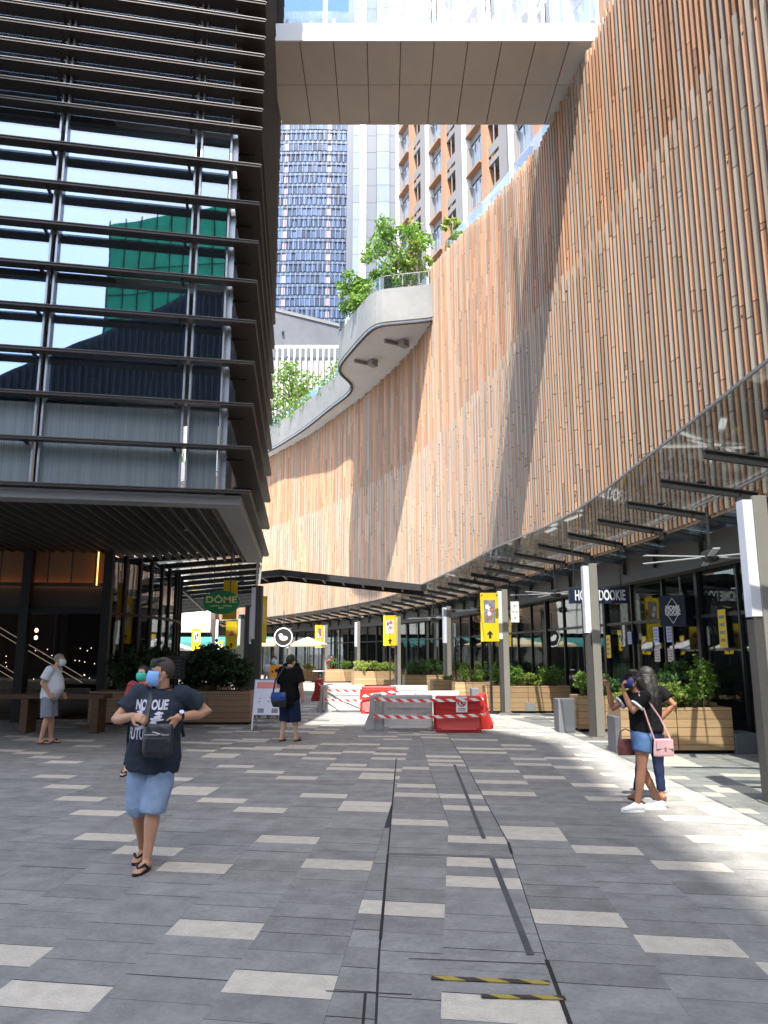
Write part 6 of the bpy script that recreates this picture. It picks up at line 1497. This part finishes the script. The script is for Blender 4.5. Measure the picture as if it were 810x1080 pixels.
p = MB(); p.span((-18.48, 30, 3.75), (-18.1, 58, 4.3)); p.build('fascia', M['steel'], blk)
aw = thing('awning', 'teal fabric awning over the far shopfront on the left', 'awning', (-11, 52, 0))
p = MB(); p.add([(-15.5, 53, 2.85), (-6.6, 53.5, 2.85), (-6.6, 51.9, 2.45), (-15.5, 51.4, 2.45), (-6.6, 51.85, 2.2), (-15.5, 51.35, 2.2)], [(0, 1, 2, 3), (3, 2, 4, 5)]); o = p.build('fabric', M['teal'], aw); o.modifiers.new('t', 'SOLIDIFY').thickness = .03
p = MB()
for x in (-15.4, -12.5, -9.6, -6.7): p.tube([(x, 51.6, 0), (x, 51.6, 2.45)], .04, 6)
p.build('frame', M['steel'], aw)
def parasol(x, y, r, z, m, lab):
    o = thing('parasol', lab, 'parasol', (x, y, 0), 0, 'café parasols')
    p = MB(); n = 8; V = [(0, 0, z)] + [(r * math.cos(2 * math.pi * i / n), r * math.sin(2 * math.pi * i / n), z - r * .36) for i in range(n)]; V += [(v[0], v[1], v[2] - .14) for v in V[1:]]
    p.add(V, [(0, i + 1, (i + 1) % n + 1) for i in range(n)] + [(i + 1, n + i + 1, n + (i + 1) % n + 1, (i + 1) % n + 1) for i in range(n)]); q = p.build('canopy', m, o, world=False); q.modifiers.new('t', 'SOLIDIFY').thickness = .01
    for i in range(n):
        p = MB(); p.bar((0, 0, z - .08), (r * .97 * math.cos(2 * math.pi * i / n), r * .97 * math.sin(2 * math.pi * i / n), z - r * .36 - .03), .02, .02); p.build('rib', M['bench'], o, world=False)
    p = MB(); p.tube([(0, 0, 0), (0, 0, z)], .03, 8); p.build('pole', M['bench'], o, world=False); p = MB(); p.tube([(0, 0, 0), (0, 0, .08)], .3, 16); p.build('base', M['greyalu'], o, world=False)
parasol(-7.0, 48.5, 1.2, 2.75, M['cream'], 'cream parasol on the left of the pair by the round black sign')
parasol(-4.7, 47.5, 1.25, 2.75, M['cream'], 'cream parasol on the right of the pair by the round black sign')
parasol(-12.3, 42.5, 1.7, 2.65, M['canvas'], 'white parasol under the left glass canopy by the pale blue sign')
for i, (x, y) in enumerate(((-6.4, 46.0), (-3.8, 45.2))):
    t = thing('cafe_table', ('round café table below the left cream parasol', 'round café table below the right cream parasol')[i], 'table', (x, y, 0), 0, 'café tables')
    p = MB(); p.tube([(0, 0, .72), (0, 0, .75)], .38, 20); p.build('top', M['offwhite'], t, world=False); p = MB(); p.tube([(0, 0, 0), (0, 0, .72)], .04, 8); p.build('pedestal', M['steel'], t, world=False); p = MB(); p.tube([(0, 0, 0), (0, 0, .03)], .24, 16); p.build('foot', M['steel'], t, world=False)

# ------------------------------------------------------------------ terrace trees and planting
def tree(loc, h, cr, n, seed, lab, mm, trunk=.07, lsz=.24):
    r = thing('terrace_tree', lab, 'tree', loc, 0, 'trees on the roof terrace'); lr = random.Random(seed); t = MB(); f = MB()
    t.tube([(0, 0, -.6), (.04, .02, h * .3), (-.05, .05, h * .55), (.02, 0, h * .85)], [trunk, trunk * .8, trunk * .6, trunk * .3], 8)
    for k in range(n):
        a = lr.uniform(0, 6.28); z = h * lr.uniform(.38, 1.0); rr = cr * lr.uniform(.35, 1.0) * (1 - .55 * abs(z / h - .62))
        e = Vector((rr * math.cos(a), rr * math.sin(a), z)); s = Vector((0, 0, z * .62))
        t.tube([s, s.lerp(e, .6) + Vector((0, 0, .12)), e], [trunk * .4, trunk * .25, trunk * .1], 5)
        leaves(f, e, (cr * .28, cr * .28, cr * .22), 70, lsz, lr)
    f.build('crown', mm, r, world=False); t.build('trunk', M['bark'], r, world=False)
tree((.7, 38.3, 19.9), 4.7, 2.0, 40, 1, 'largest bright tree on the balcony, in front of the orange tower', M['leaf_a'])
tree((-1.5, 40.4, 19.7), 3.0, 1.3, 26, 2, 'smaller bright tree at the left side of the balcony', M['leaf_a'])
tree((-.6, 38.9, 19.7), 2.5, 1.25, 16, 6, 'low bright bush tree between the two balcony trees', M['leaf_a'])
tree((1.8, 37.2, 19.9), 3.4, .8, 12, 3, 'thin sparse sapling at the right end of the balcony', M['leaf_y'], .05, .18)
tree((-7.6, 59.6, 19.2), 5.6, 2.9, 40, 4, 'spreading tree above the far terrace parapet', M['leaf_a'], .09, .3)
tree((3.3, 33.6, 20.6), 1.9, .55, 12, 5, 'slender pale plant standing on the slatted wall edge', M['leaf_y'], .03, .16)
def hedge(pts, lab, mm, n, r, size, seed, zf=lambda y: 20.2):
    o = thing('terrace_planting', lab, 'planting', (*pts[0], 19.4)); f = MB(); st_ = MB(); lr = random.Random(seed)
    for a, b in zip(pts, pts[1:]):
        a, b = Vector(a), Vector(b); L = (b - a).length
        for k in range(int(L * n)):
            p = a.lerp(b, lr.random()); z = zf(p.y) + lr.uniform(-.15, .75) * r
            leaves(f, (p.x + lr.uniform(-.3, .3), p.y + lr.uniform(-.3, .3), z), (r * .45, r * .45, r * .5), 40, size, lr)
            st_.tube([(p.x, p.y, z - .8), (p.x, p.y, z)], .012, 4)
    f.build('foliage', mm, o); st_.build('stem', M['bark'], o)
T2 = offset(BO, .42)
hedge([(p.x, p.y) for p in T2 if p.y > 47.5][::6], 'bright trailing greenery along the far terrace parapet', M['leaf_a'], 3.2, 1.3, .24, 1)
hedge([(p.x, p.y) for p in T2 if 36.4 < p.y < 46.5][::5], 'bright low greenery round the balcony edge', M['leaf_a'], 2.2, .85, .18, 2)
hedge([(p.x, p.y) for p in offset(WALL, .75) if 28 < p.y < 35][::3], 'grassy plants along the slatted wall edge left of the balcony', M['leaf_a'], 1.8, .7, .2, 3, wall_top)
hedge([(p.x, p.y) for p in offset(WALL, .75) if 20.6 < p.y < 23.5][::2], 'grassy plants on the slatted wall top under the footbridge', M['leaf_a'], 1.8, .6, .2, 4, wall_top)
